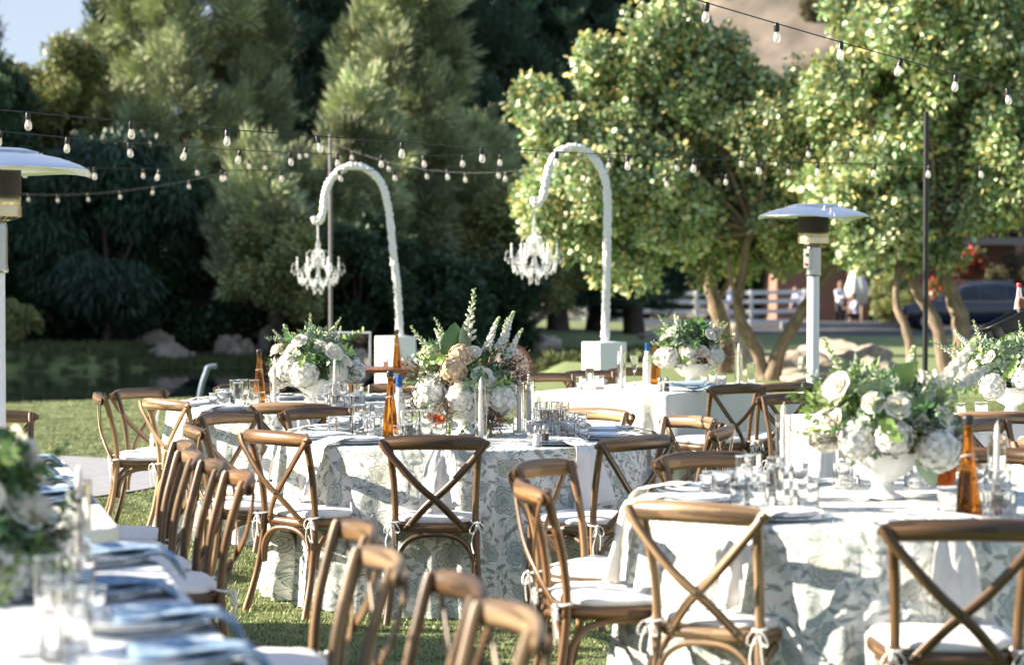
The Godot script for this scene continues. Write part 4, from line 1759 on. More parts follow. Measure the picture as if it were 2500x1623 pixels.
func figure(label: String, x: float, d: float, turn: float, pose: String, shirt: Color, legs: Color, hair: Color) -> void:
	var skin := Color(0.36, 0.2, 0.13)
	var o := thing("person", label, "person", V(x, land(x, d), d), turn, "guests by the parking lot")
	var bn := []
	var lean := 0.0
	var hip := Vector3(0, 0.92, 0)
	var chest := Vector3(0, 1.32, 0.02)
	if pose == "bend":
		chest = Vector3(0, 1.18, 0.30)
	if pose == "sit":
		hip = Vector3(0, 0.48, 0)
		chest = Vector3(0, 0.88, 0.08)
	var up := (chest - hip).normalized()
	var neck := chest + up * 0.17
	var head := neck + up * 0.14 + Vector3(0, 0.0, 0.03)
	bn.append([hip, chest, 0.14, 0.155, shirt])
	bn.append([chest + Vector3(-0.15, 0.07, 0), chest + Vector3(0.15, 0.07, 0), 0.075, 0.075, shirt])
	bn.append([chest + up * 0.1, neck + up * 0.05, 0.06, 0.055, skin])
	bn.append([head - up * 0.03, head + up * 0.06, 0.085, 0.095, skin])
	bn.append([head + up * 0.07 - Vector3(0, 0, 0.03), head + up * 0.02 - Vector3(0, 0, 0.04), 0.09, 0.085, hair])
	bn.append([head + Vector3(0, -0.01, 0.09), head + Vector3(0, -0.03, 0.105), 0.012, 0.018, skin])
	for s in [-1.0, 1.0]:
		var knee := Vector3(s * 0.11, 0.48, 0.03)
		var foot := Vector3(s * 0.12, 0.08, 0)
		if pose == "sit":
			knee = Vector3(s * 0.13, 0.50, 0.42)
			foot = Vector3(s * 0.13, 0.08, 0.45)
		elif pose == "walk":
			knee = Vector3(s * 0.09, 0.48, 0.08 + s * 0.12)
			foot = Vector3(s * 0.09, 0.08, s * 0.24)
		bn.append([hip + Vector3(s * 0.09, -0.03, 0), knee, 0.095, 0.065, legs])
		bn.append([knee, foot, 0.065, 0.045, legs])
		bn.append([foot + Vector3(0, -0.035, 0), foot + Vector3(0, -0.04, 0.14), 0.045, 0.035, Color(0.02, 0.02, 0.02)])
		var sh := chest + Vector3(s * 0.19, 0.07, 0)
		var el := sh + Vector3(s * 0.06, -0.28, 0.02)
		var ha := el + Vector3(s * -0.02, -0.22, 0.10)
		if pose == "bend":
			el = sh + Vector3(s * 0.02, -0.24, 0.14)
			ha = el + Vector3(0, -0.2, 0.12)
		elif pose == "sit" or pose == "hold":
			el = sh + Vector3(s * 0.03, -0.24, 0.10)
			ha = el + Vector3(s * -0.08, 0.02, 0.24)
		bn.append([sh, el, 0.06, 0.05, shirt])
		bn.append([el, ha, 0.048, 0.035, shirt])
		bn.append([ha, ha + (ha - el).normalized() * 0.1, 0.032, 0.03, skin])
		for k in 4:
			var fp := ha + (ha - el).normalized() * 0.09 + Vector3(0.018 * (k - 1.5), 0, 0)
			bn.append([fp, fp + (ha - el).normalized() * 0.07 + Vector3(0, -0.015, 0), 0.011, 0.009, skin])
	part("body", body(bn, 0.024, 0.05), M.vcol, o)


# ---------------------------------------------------------------- heaters, lights, arches
func heater(label: String, x: float, d: float, turn: float) -> void:
	var o := thing("patio_heater", label, "patio heater", V(x, 0, d), turn)
	var b := MB.new()
	b.lathe([Vector2(0.001, 0.0), Vector2(0.23, 0.0), Vector2(0.235, 0.02), Vector2(0.20, 0.06), Vector2(0.20, 0.06), Vector2(0.2, 0.62), Vector2(0.19, 0.66), Vector2(0.06, 0.70), Vector2(0.05, 0.72)], 28)
	part("base", b, M.white_paint, o)
	b = MB.new()
	b.lathe([Vector2(0.046, 0.70), Vector2(0.046, 1.58), Vector2(0.044, 1.59), Vector2(0.001, 1.59)], 28)
	part("pole", b, M.white_paint, o)
	b = MB.new()
	b.lathe([Vector2(0.05, 1.565), Vector2(0.061, 1.57), Vector2(0.061, 1.585), Vector2(0.058, 1.60), Vector2(0.058, 1.77), Vector2(0.055, 1.775), Vector2(0.055, 1.80), Vector2(0.001, 1.80)], 28)
	var col := part("control_housing", b, M.steel, o)
	b = MB.new()
	b.box(Vector3(-0.06, 1.70, 0), Vector3(0.05, 0.15, 0.06), Basis(), 0.004)
	part("control_box", b, M.steel, col)
	b = MB.new()
	b.tube([Vector3(-0.085, 1.655, 0), Vector3(-0.1, 1.655, 0)], 0.010, null, 10)
	tag(part("ignition_button", b, M.red, col), "small red ignition button")
	b = MB.new()
	b.tube([Vector3(-0.085, 1.73, 0), Vector3(-0.105, 1.73, 0)], 0.014, null, 10)
	part("gas_knob", b, M.steel, col)
	b = MB.new()
	b.lathe([Vector2(0.058, 1.792), Vector2(0.118, 1.812), Vector2(0.118, 1.812), Vector2(0.118, 1.858), Vector2(0.113, 1.86), Vector2(0.113, 1.86), Vector2(0.116, 1.872), Vector2(0.116, 1.872), Vector2(0.116, 1.90), Vector2(0.001, 1.90)], 32)
	var bu := part("burner_bowl", b, M.brass, o)
	b = MB.new()
	for k in 24:
		var a := TAU * k / 24
		b.box(Vector3(cos(a) * 0.094, 1.8025, sin(a) * 0.094), Vector3(0.030, 0.004, 0.008), Basis(Vector3.UP, -a) * Basis(Vector3.BACK, 0.32), 0.0)
	part("vent_slot", b, M.black, bu)
	b = MB.new()
	for k in 16:
		var y := 1.903 + k * 0.007
		b.tube(arc(31, func(t: float) -> Vector3: return Vector3(cos(t * TAU) * 0.115, y, sin(t * TAU) * 0.115)), 0.0028, null, 4, Vector3.UP, true, false)
	for k in 60:
		var a := TAU * k / 60
		b.tube([Vector3(cos(a) * 0.115, 1.90, sin(a) * 0.115), Vector3(cos(a) * 0.115, 2.015, sin(a) * 0.115)], 0.0022, null, 4)
	part("mesh_screen", b, M.dark_steel, o)
	b = MB.new()
	b.lathe([Vector2(0.001, 1.90), Vector2(0.108, 1.90), Vector2(0.108, 2.012), Vector2(0.001, 2.012)], 24)
	part("emitter", b, mat(lin(0.17, 0.14, 0.12), 0.5, 0.5), o)
	# reflector: three creased panels and a cap
	var prof := [[0.06, 2.088], [0.19, 2.085], [0.20, 2.078], [0.30, 2.055], [0.39, 2.022], [0.415, 2.006], [0.413, 2.002]]
	for k in 3:
		b = MB.new()
		b.sheet(12, 6, func(u: float, t: float) -> Vector3:
			var a := TAU * (k + u) / 3.0
			var i := mini(int(t * 6), 5)
			var f := t * 6 - i
			var r := lerpf(prof[i][0], prof[i + 1][0], f)
			var y := lerpf(prof[i][1], prof[i + 1][1], f)
			var crease := 0.016 * sin(PI * u) * r / 0.4
			return Vector3(cos(a) * r, y + crease - 0.010 * (cos(TAU * u * 2) + 1) * r, -sin(a) * r), 0.002)
		var pn := part("reflector_panel", b, M.alu, o)
		b = MB.new()
		for q in [[0.21, 2.088], [0.33, 2.058], [0.40, 2.026]]:
			var a := TAU * k / 3.0 + 0.03
			b.tube([Vector3(cos(a) * q[0], q[1] - 0.02, -sin(a) * q[0]), Vector3(cos(a) * q[0], q[1] + 0.006, -sin(a) * q[0])], 0.005, null, 6)
		part("bolt", b, M.brass, pn)
	b = MB.new()
	b.lathe([Vector2(0.20, 2.074), Vector2(0.195, 2.095), Vector2(0.14, 2.108), Vector2(0.001, 2.112)], 20)
	part("reflector_cap", b, M.alu, o)


func bulb_meshes() -> void:
	var b := MB.new()
	b.lathe([Vector2(0.001, -0.098), Vector2(0.010, -0.096), Vector2(0.0195, -0.086), Vector2(0.0225, -0.072), Vector2(0.0205, -0.056), Vector2(0.0145, -0.038), Vector2(0.0125, -0.028)], 14)
	cache.bulb = b.mesh()
	b = MB.new()
	b.lathe([Vector2(0.0125, -0.034), Vector2(0.0155, -0.033), Vector2(0.016, 0.0), Vector2(0.0125, 0.006), Vector2(0.012, 0.016), Vector2(0.001, 0.018)], 12)
	cache.socket = b.mesh()
	b = MB.new()
	for k in 4:
		var a := k * PI / 2
		b.tube([Vector3(cos(a) * 0.004, -0.034, sin(a) * 0.004), Vector3(cos(a) * 0.007, -0.072, sin(a) * 0.007)], 0.0016, null, 4)
	b.tube([Vector3(0, -0.03, 0), Vector3(0, -0.06, 0)], 0.004, 0.002, 6)
	cache.filament = b.mesh()


func light_string(label: String, a: Vector3, e: Vector3, sag: float, from: float, step: float, seed_: int) -> void:
	rng.seed = seed_
	var o := thing("light_string", label, "string lights", a, 0.0, "strings of clear bulbs above the tables")
	var len_ := a.distance_to(e)
	var at := func(t: float) -> Vector3: return (e - a) * t - Vector3.UP * sag * 4.0 * t * (1 - t)
	var b := MB.new()
	b.tube(arc(40, at), 0.0036 if a.z > -20 else 0.0026, null, 6)
	part("cable", b, M.black, o)
	var s := from
	while s < len_ - 0.1:
		var q: Vector3 = at.call(s / len_)
		var tilt := Basis(Vector3.RIGHT, rnd(-0.25, 0.25)) * Basis(Vector3.BACK, rnd(-0.3, 0.3) if rng.randi() % 3 == 0 else rnd(-0.1, 0.1))
		var g := put("bulb", cache.bulb, M.bulb, o, Transform3D(tilt, q - Vector3.UP * 0.012))
		put("socket", cache.socket, M.black, g)
		put("filament", cache.filament, M.filament, g)
		s += step


func light_pole(label: String, x: float, d: float, h: float, m: Material, r: float) -> void:
	var o := thing("light_pole", label, "pole", V(x, 0, d))
	var b := MB.new()
	b.tube([Vector3(0, -0.02, 0), Vector3(0, h, 0)], r, null, 12)
	part("pole", b, m, o)
	b = MB.new()
	b.tube(arc(10, func(t: float) -> Vector3: return Vector3(0.03 + 0.025 * cos(t * TAU), h - 0.03, 0.025 * sin(t * TAU))), 0.005, null, 5, Vector3.UP, true, false)
	part("eye_hook", b, M.steel, o)
	b = MB.new()
	b.lathe([Vector2(0.001, 0), Vector2(0.16, 0), Vector2(0.16, 0.012), Vector2(0.04, 0.03)], 20)
	part("base_plate", b, m, o)


func plinth(label: String, x: float, d: float, turn: float) -> void:
	var b := MB.new()
	b.box(Vector3(0, 0.465, 0), Vector3(0.32, 0.93, 0.32), Basis(), 0.004)
	tag(part("plinth", b, M.white, self, Transform3D(Basis(Vector3.UP, turn), V(x, 0, d))), label, "plinth", "white plinths behind the head table")


func hook_arch(label: String, x: float, d: float, pts: Array, seed_: int) -> void:
	rng.seed = seed_
	var o := thing("hook_stand", label, "hook stand", V(x, 0.93, d), 0.0, "white hooks that carry the chandeliers")
	var p := []
	for q in pts:
		p.append(Vector3(q[0], q[1], 0))
	p = spline(p, 6)
	var b := MB.new()
	b.tube(p, 0.014, null, 8)
	part("rod", b, M.white_paint, o)
	# ruffled fabric gathered along the rod
	b = MB.new()
	var f := noise(seed_, 1.0, 2)
	var run := 0.0
	var dense := []
	for i in p.size() - 1:
		for k in 5:
			dense.append((p[i] as Vector3).lerp(p[i + 1], k / 5.0))
	var r := []
	for i in dense.size():
		if i > 0:
			run += dense[i].distance_to(dense[i - 1])
		var t := i / (dense.size() - 1.0)
		r.append((0.039 + 0.0025 * sin(run * 95.0 + 5.0 * sin(run * 13)) + 0.006 * f.get_noise_1d(run * 22)) * (1.0 if t < 0.9 else lerpf(1.0, 0.62, (t - 0.9) * 10)))
	b.tube(dense, r, null, 14)
	for i in b.v.size():
		b.v[i] += b.n[i] * (0.012 * f.get_noise_3dv(b.v[i] * 22) + 0.008 * absf(f.get_noise_3dv(b.v[i] * 55)))
		b.n[i] = Vector3.ZERO
	part("gathered_fabric", b, M.flower_wrap, o)


func chandelier(label: String, x: float, d: float, top: float, drop: float) -> void:
	var o := thing("chandelier", label, "chandelier", V(x, top - drop - 0.62, d), 0.3, "crystal chandeliers hung from white hooks")
	var b := MB.new()
	b.tube([Vector3(0, 0.60, 0), Vector3(0, 0.62 + drop, 0)], 0.009, null, 8)
	b.tube(arc(10, func(t: float) -> Vector3: return Vector3(0.022 * cos(t * TAU), 0.62 + drop + 0.02, 0.022 * sin(t * TAU))), 0.006, null, 6, Vector3.BACK, true, false)
	part("hanging_rod", b, M.white_paint, o)
	b = MB.new()
	b.lathe([Vector2(0.001, 0.10), Vector2(0.03, 0.11), Vector2(0.05, 0.14), Vector2(0.022, 0.18), Vector2(0.018, 0.28), Vector2(0.035, 0.33), Vector2(0.02, 0.38), Vector2(0.014, 0.5), Vector2(0.03, 0.53), Vector2(0.012, 0.58), Vector2(0.012, 0.62)], 16)
	part("column", b, M.crystal, o)
	var drop_mesh := MB.new()
	drop_mesh.lathe([Vector2(0.001, -0.05), Vector2(0.011, -0.034), Vector2(0.009, -0.02), Vector2(0.001, -0.008), Vector2(0.006, 0.0), Vector2(0.001, 0.008)], 7)
	cache.crystal_drop = drop_mesh.mesh()
	var hang := []
	for k in 6:
		var a := TAU * k / 6 + 0.2
		var u := Vector3(cos(a), 0, sin(a))
		b = MB.new()
		b.tube(spline([Vector3(0, 0.15, 0) + u * 0.03, u * 0.12 + Vector3(0, 0.09, 0), u * 0.20 + Vector3(0, 0.17, 0), u * 0.225 + Vector3(0, 0.25, 0)], 5), 0.011, null, 7)
		b.lathe([Vector2(0.001, 0.25), Vector2(0.035, 0.262), Vector2(0.033, 0.266), Vector2(0.001, 0.258)], 12, Transform3D(Basis(), u * 0.225))
		var arm := part("arm", b, M.crystal, o)
		b = MB.new()
		b.lathe([Vector2(0.011, 0.262), Vector2(0.011, 0.36), Vector2(0.001, 0.362)], 10, Transform3D(Basis(), u * 0.225))
		part("candle_sleeve", b, M.white, arm)
		b = MB.new()
		b.ball(u * 0.225 + Vector3(0, 0.383, 0), Vector3(0.011, 0.022, 0.011), 8, 5)
		part("flame_bulb", b, M.wax, arm)
		b = MB.new()
		b.tube(spline([Vector3(0, 0.40, 0), u * 0.07 + Vector3(0, 0.47, 0), u * 0.12 + Vector3(0, 0.44, 0), u * 0.125 + Vector3(0, 0.40, 0)], 4), 0.007, null, 6)
		b.tube(spline([u * 0.21 + Vector3(0, 0.25, 0), u * 0.26 + Vector3(0, 0.33, 0), u * 0.285 + Vector3(0, 0.29, 0)], 4), 0.006, null, 6)
		part("scroll", b, M.crystal, o)
		for q in [[0.125, 0.40], [0.285, 0.28], [0.255, 0.25], [0.195, 0.25], [0.12, 0.10], [0.17, 0.14], [0.06, 0.12], [0.09, 0.33]]:
			hang.append(u * q[0] + Vector3(0, q[1], 0))
		var v2 := Vector3(cos(a + 0.52), 0, sin(a + 0.52))
		for i in 9:
			var t := i / 8.0
			hang.append((u.lerp(v2, t)) * lerpf(0.22, 0.20, t) + Vector3(0, 0.24 - 0.16 * t * (1 - t) * 2, 0))
			hang.append(u * lerpf(0.03, 0.21, t) + Vector3(0, lerpf(0.50, 0.26, pow(t, 0.7)), 0))
	for k in 8:
		hang.append(Vector3(cos(k * 0.785) * 0.05, 0.075 - 0.03 * (k % 2), sin(k * 0.785) * 0.05))
	var mm := MultiMesh.new()
	mm.transform_format = MultiMesh.TRANSFORM_3D
	mm.mesh = cache.crystal_drop
	mm.instance_count = hang.size()
	for i in hang.size():
		mm.set_instance_transform(i, Transform3D(Basis.from_scale(Vector3.ONE * (1.15 if i % 3 else 0.85)), hang[i]))
	var mi := MultiMeshInstance3D.new()
	mi.name = "crystal_drops"
	mi.multimesh = mm
	mi.material_override = M.crystal
	o.add_child(mi)
	tag(mi, "", "", "", "stuff")


# ---------------------------------------------------------------- the far side
func fence(label: String, pts: Array, rails: Array) -> void:
	var o := thing("rail_fence", label, "fence", V(pts[0][0], 0, pts[0][1]))
	var z := V(pts[0][0], 0, pts[0][1])
	for i in pts.size():
		var y := land(pts[i][0], pts[i][1])
		var b := MB.new()
		b.box(V(pts[i][0], y + 0.70, pts[i][1]) - z, Vector3(0.12, 1.5, 0.12), Basis(), 0.006)
		part("post", b, M.white_paint, o)
		if i == pts.size() - 1:
			continue
		var y2 := land(pts[i + 1][0], pts[i + 1][1])
		for h in rails:
			b = MB.new()
			var a := V(pts[i][0], y + h, pts[i][1]) - z
			var e := V(pts[i + 1][0], y2 + h, pts[i + 1][1]) - z
			var dir := (e - a).normalized()
			var side := dir.cross(Vector3.UP).normalized()
			b.box((a + e) / 2 + side * -0.075, Vector3(a.distance_to(e) - 0.01, 0.15, 0.03), Basis(dir, side.cross(dir), side), 0.004)
			part("rail", b, M.white_paint, o)


func car(label: String, x: float, d: float, turn: float) -> void:
	var o := thing("parked_car", label, "car", V(x, land(x, d), d), turn)
	# stations along the car, nose at -x: [x, bottom, belt, roof, half width, roof half width]
	var S := [[-2.42, 0.50, 0.78, 0.80, 0.70, 0.66], [-2.35, 0.32, 0.90, 0.94, 0.86, 0.78], [-2.0, 0.26, 0.98, 1.03, 0.93, 0.80], [-1.25, 0.26, 1.03, 1.10, 0.95, 0.80], [-1.0, 0.26, 1.04, 1.16, 0.95, 0.76], [-0.35, 0.26, 1.06, 1.62, 0.95, 0.68], [0.1, 0.26, 1.06, 1.73, 0.95, 0.68], [0.9, 0.26, 1.07, 1.74, 0.95, 0.68], [1.6, 0.26, 1.08, 1.69, 0.95, 0.67], [2.1, 0.28, 1.10, 1.50, 0.93, 0.68], [2.35, 0.32, 1.08, 1.14, 0.88, 0.74], [2.42, 0.5, 0.95, 0.97, 0.75, 0.7]]
	var b := MB.new()
	var prev := []
	for s in S:
		var cur := []
		for q in [[0.90, 1], [1.0, 1.35], [1.01, -0.35], [1.0, -0.02], [0.0, 0], [0.0, -1], [0.0, -2]]:
			pass
		var hw: float = s[4]
		var rw: float = s[5]
		var ring := [Vector2(hw * 0.9, s[1]), Vector2(hw, s[1] + 0.12), Vector2(hw * 1.015, lerpf(s[1], s[2], 0.62)), Vector2(hw * 0.985, s[2]), Vector2(lerpf(hw, rw, 0.6), lerpf(s[2], s[3], 0.62)), Vector2(rw, s[3] - 0.03), Vector2(rw * 0.72, s[3])]
		for q: Vector2 in ring:
			cur.append(b.add(Vector3(s[0], q.y, q.x)))
		ring.reverse()
		for q: Vector2 in ring:
			cur.append(b.add(Vector3(s[0], q.y, -q.x)))
		if prev:
			for i in 14:
				var j := (i + 1) % 14
				b.quad(prev[i], cur[i], cur[j], prev[j])
		else:
			for i in range(1, 13):
				b.tri(cur[0], cur[i], cur[i + 1])
		prev = cur
	for i in range(1, 13):
		b.tri(prev[0], prev[i + 1], prev[i])
	part("body", b, M.car, o)
	for s in [-1.0, 1.0]:
		var win := func(x0: float, x1: float, x2: float, x3: float) -> void:
			var w := MB.new()
			var f := func(px: float, t: float) -> Vector3:
				for i in S.size() - 1:
					if px <= S[i + 1][0]:
						var k: float = (px - S[i][0]) / (S[i + 1][0] - S[i][0])
						var belt := lerpf(S[i][2], S[i + 1][2], k)
						var roof := lerpf(S[i][3], S[i + 1][3], k)
						var hw := lerpf(S[i][4], S[i + 1][4], k)
						var rw := lerpf(S[i][5], S[i + 1][5], k)
						return Vector3(px, lerpf(belt + 0.03, roof - 0.09, t), s * (lerpf(hw * 0.975, rw + 0.05, t) + 0.012))
				return Vector3.ZERO
			w.face([f.call(x0, 0), f.call(x1, 0), f.call(x2, 1), f.call(x3, 1)], Vector3(x0, 1.3, 0))
			part("side_window", w, M.car_glass, o)
		win.call(-0.75, 0.28, 0.28, -0.22)
		win.call(0.36, 1.25, 1.25, 0.36)
		win.call(1.33, 1.85, 1.6, 1.33)
		b = MB.new()
		b.box(Vector3(0.6, 1.785, s * 0.60), Vector3(2.0, 0.03, 0.04), Basis(), 0.01)
		part("roof_rail", b, M.steel, o)
		b = MB.new()
		b.box(Vector3(-0.55, 1.10, s * 1.04), Vector3(0.16, 0.13, 0.18), Basis(), 0.03)
		part("mirror", b, M.car, o)
		b = MB.new()
		b.box(Vector3(0.6, 1.075, s * 0.965), Vector3(2.6, 0.02, 0.012))
		part("chrome_strip", b, M.steel, o)
		b = MB.new()
		b.box(Vector3(-2.30, 0.78, s * 0.74), Vector3(0.16, 0.14, 0.22), Basis(), 0.02)
		part("headlight", b, M.crystal, o)
		b = MB.new()
		b.box(Vector3(-2.28, 0.55, s * 0.86), Vector3(0.14, 0.10, 0.06), Basis(), 0.01)
		tag(part("marker_light", b, M.orange, o), "orange front marker light")
		b = MB.new()
		b.box(Vector3(2.34, 0.98, s * 0.80), Vector3(0.10, 0.16, 0.2), Basis(), 0.02)
		part("tail_light", b, M.red, o)
		for wx in [-1.52, 1.50]:
			b = MB.new()
			var tf := Transform3D(Basis(Vector3.RIGHT, PI / 2 * s), Vector3(wx, 0.37, s * 0.80))
			b.lathe([Vector2(0.001, -0.02), Vector2(0.42, -0.02), Vector2(0.42, 0.17), Vector2(0.001, 0.17)], 28, tf)
			part("wheel_arch", b, M.rubber, o)
			b = MB.new()
			b.lathe([Vector2(0.24, 0.17), Vector2(0.33, 0.172), Vector2(0.365, 0.14), Vector2(0.37, 0.0), Vector2(0.24, 0.0)], 28, Transform3D(tf.basis, tf.origin + Vector3(0, 0, s * 0.02)))
			var w := part("wheel", b, M.rubber, o)
			b = MB.new()
			b.lathe([Vector2(0.22, 0.14), Vector2(0.255, 0.175), Vector2(0.255, 0.185), Vector2(0.235, 0.186), Vector2(0.21, 0.15)], 28, Transform3D(tf.basis, tf.origin + Vector3(0, 0, s * 0.02)))
			for k in 10:
				var a := TAU * k / 10
				b.box(Vector3(wx + cos(a) * 0.13, 0.37 + sin(a) * 0.13, s * 0.99), Vector3(0.22, 0.045, 0.02), Basis(Vector3.BACK, a), 0.005)
			part("rim", b, M.alu, w)
	b = MB.new()
	b.face([Vector3(-0.98, 1.135, 0.72), Vector3(-0.98, 1.135, -0.72), Vector3(-0.36, 1.60, -0.62), Vector3(-0.36, 1.60, 0.62)], Vector3(0, 0.5, 0))
	for i in b.v.size():
		b.v[i] += Vector3(-0.03, 0.03, 0)
	part("windscreen", b, M.car_glass, o)


func house(label: String, x: float, d: float) -> void:
	var o := thing("adobe_house", label, "house", V(x, land(x, d), d))
	var b := MB.new()
	b.box(Vector3(0, 2.6, -4), Vector3(16, 5.2, 6))
	part("wall", b, M.adobe, o)
	b = MB.new()
	b.box(Vector3(0, 3.95, 0.4), Vector3(11, 0.35, 3.4))
	var rf := part("porch_roof", b, M.dark_bark, o)
	for k in 10:
		b = MB.new()
		b.box(Vector3(-5 + k * 1.1, 3.70, 0.5), Vector3(0.14, 0.14, 3.6), Basis(), 0.01)
		part("rafter", b, M.dark_bark, rf)
	b = MB.new()
	b.box(Vector3(0, 3.45, 1.7), Vector3(11, 0.34, 0.3), Basis(), 0.02)
	part("beam", b, M.grey_pole, o)
	for px in [-5.2, -2.6, -1.5, 1.6, 2.7, 5.2]:
		b = MB.new()
		b.box(Vector3(px, 1.65, 1.7), Vector3(0.34, 3.3, 0.34), Basis(), 0.02)
		part("post", b, M.adobe, o)
	for px in [-3.4, 0.2, 3.6]:
		b = MB.new()
		b.box(Vector3(px, 1.35, -0.985), Vector3(1.6, 2.5, 0.06))
		var w := part("window", b, M.black, o)
		b = MB.new()
		b.box(Vector3(px, 1.35, -0.94), Vector3(1.45, 2.3, 0.02))
		part("pane", b, M.car_glass, w)


func parasol(label: String, x: float, d: float) -> void:
	var o := thing("closed_parasol", label, "parasol", V(x, land(x, d), d))
	var b := MB.new()
	b.tube([Vector3(0.05, 0, 0), Vector3(-0.15, 2.5, 0)], 0.03, null, 8)
	part("pole", b, M.white_paint, o)
	b = MB.new()
	b.lathe([Vector2(0.05, 0.75), Vector2(0.22, 0.85), Vector2(0.40, 1.25), Vector2(0.42, 1.55), Vector2(0.26, 2.0), Vector2(0.06, 2.45), Vector2(0.001, 2.5)], 24, Transform3D(Basis(Vector3.BACK, 0.05), Vector3(-0.03, 0, 0)), 0.14, 6)
	part("canopy", b, M.white_cloth, o)


func waiter(x: float, d: float) -> void:
	var o := thing("person", "person in dark clothes at the right edge holding a red capped bottle", "person", V(x, 0, d), -1.2)
	# local axes: the figure faces +z; its right arm reaches out towards the tables
	var skin := Color(0.32, 0.17, 0.11)
	var dark := Color(0.014, 0.014, 0.016)
	var bn := [[Vector3(0, 0.95, 0), Vector3(0, 1.35, 0.03), 0.15, 0.165, dark], [Vector3(-0.16, 1.42, 0.03), Vector3(0.16, 1.42, 0.03), 0.08, 0.08, dark], [Vector3(0, 1.45, 0.03), Vector3(0, 1.55, 0.05), 0.06, 0.055, skin], [Vector3(0, 1.60, 0.07), Vector3(0, 1.69, 0.07), 0.085, 0.095, skin], [Vector3(0, 1.70, 0.03), Vector3(0, 1.64, 0.02), 0.092, 0.085, Color(0.01, 0.008, 0.006)], [Vector3(0, 1.62, 0.16), Vector3(0, 1.60, 0.175), 0.012, 0.017, skin]]
	for s in [-1.0, 1.0]:
		bn.append([Vector3(s * 0.09, 0.92, 0), Vector3(s * 0.11, 0.49, 0.03), 0.095, 0.065, dark])
		bn.append([Vector3(s * 0.11, 0.49, 0.03), Vector3(s * 0.12, 0.08, 0), 0.065, 0.045, dark])
		bn.append([Vector3(s * 0.12, 0.045, 0), Vector3(s * 0.12, 0.04, 0.15), 0.045, 0.035, dark])
		var sh := Vector3(s * 0.2, 1.40, 0.03)
		var el := Vector3(s * 0.24, 1.14, 0.14)
		var ha := Vector3(s * 0.17, 1.20, 0.38) if s > 0 else Vector3(-0.16, 1.355, 0.33)
		bn.append([sh, el, 0.058, 0.05, dark])
		bn.append([el, ha, 0.045, 0.032, skin])
	var b := body(bn, 0.02, 0.04)
	# the hand round the bottle's neck, fine
	var h := Vector3(-0.16, 1.355, 0.33)
	var hb := [[h, h + Vector3(0, 0.03, 0.045), 0.032, 0.038, skin], [h + Vector3(0.02, 0.02, 0.04), h + Vector3(-0.02, 0.045, 0.06), 0.03, 0.03, skin]]
	for k in 4:
		var y := 0.062 - 0.019 * k
		var k0 := h + Vector3(0.028, y, 0.066)
		var l := [0.9, 1.0, 0.95, 0.78][k] as float
		hb.append([h + Vector3(0.024, y * 0.7 + 0.012, 0.035), k0, 0.012, 0.0105, skin])
		hb.append([k0, k0 + Vector3(-0.012, -0.002, 0.032) * l, 0.0105, 0.0098, skin])
		hb.append([k0 + Vector3(-0.012, -0.002, 0.032) * l, k0 + Vector3(-0.038, -0.003, 0.034) * l, 0.0098, 0.0085, skin])
	hb.append([h + Vector3(-0.022, 0.02, 0.03), h + Vector3(-0.04, 0.05, 0.055), 0.014, 0.012, skin])
	hb.append([h + Vector3(-0.04, 0.05, 0.055), h + Vector3(-0.026, 0.066, 0.082), 0.012, 0.010, skin])
	var hm := body(hb, 0.005, 0.012)
	var base := b.v.size()
	for i in hm.v.size():
		b.col = hm.c[i]
		b.add(hm.v[i])
	for i in hm.ix:
		b.ix.append(i + base)
	part("body", b, M.vcol, o)
	var bt := thing("soda_bottle", "small clear bottle with a red cap held up at the right edge", "bottle", V(x, 0, d))
	bt.rotation.y = -1.2
	b = MB.new()
	var tf := Transform3D(Basis(), h + Vector3(-0.006, -0.12, 0.083))
	b.lathe([Vector2(0.001, 0), Vector2(0.03, 0.0), Vector2(0.031, 0.01), Vector2(0.031, 0.13), Vector2(0.026, 0.165), Vector2(0.020, 0.19), Vector2(0.015, 0.235), Vector2(0.0125, 0.262), Vector2(0.001, 0.262)], 20, tf)
	part("bottle_glass", b, M.crystal, bt)
	b = MB.new()
	b.lathe([Vector2(0.0145, 0.258), Vector2(0.016, 0.26), Vector2(0.0155, 0.282), Vector2(0.001, 0.284)], 16, tf)
	part("cap", b, M.red, bt)
	# the black slotted tub carried on the other arm
	var tub := thing("serving_tub", "black slotted plastic tub carried on its side at the right edge", "tub", V(x - 0.47, 1.25, d - 0.15))
	tub.rotation = Vector3(-0.12, 0.25, 0.42)
	tub.scale = Vector3.ONE * 1.0
	b = MB.new()
	var outl := func(a: float, k: float) -> Vector2: return Vector2(signf(cos(a)) * pow(absf(cos(a)), 0.7) * 0.24 * k, signf(sin(a)) * pow(absf(sin(a)), 0.7) * 0.12 * k)
	var rows := []
	for q in [[0.0, 0.86], [0.0, 0.9], [0.17, 1.0], [0.175, 1.06], [0.185, 1.06], [0.185, 0.97], [0.02, 0.84]]:
		var row := []
		for i in 40:
			var w: Vector2 = outl.call(TAU * i / 40, q[1])
			row.append(b.add(Vector3(w.x, q[0] - 0.09, w.y)))
		rows.append(row)
	for j in rows.size() - 1:
		for i in 40:
			var i2 := (i + 1) % 40
			b.quad(rows[j][i2], rows[j][i], rows[j + 1][i], rows[j + 1][i2])
	var c0 := b.add(Vector3(0, -0.09, 0))
	for i in 40:
		b.tri(rows[0][i], rows[0][(i + 1) % 40], c0)
	part("shell", b, M.black, tub)
	for k in 12:
		var a := TAU * (k + 0.5) / 12
		b = MB.new()
		var w: Vector2 = outl.call(a, 0.975)
		b.box(Vector3(w.x, 0.0, w.y), Vector3(0.012, 0.14, 0.035), Basis(Vector3.UP, -a), 0.003)
		part("rib", b, M.black_gloss, tub)


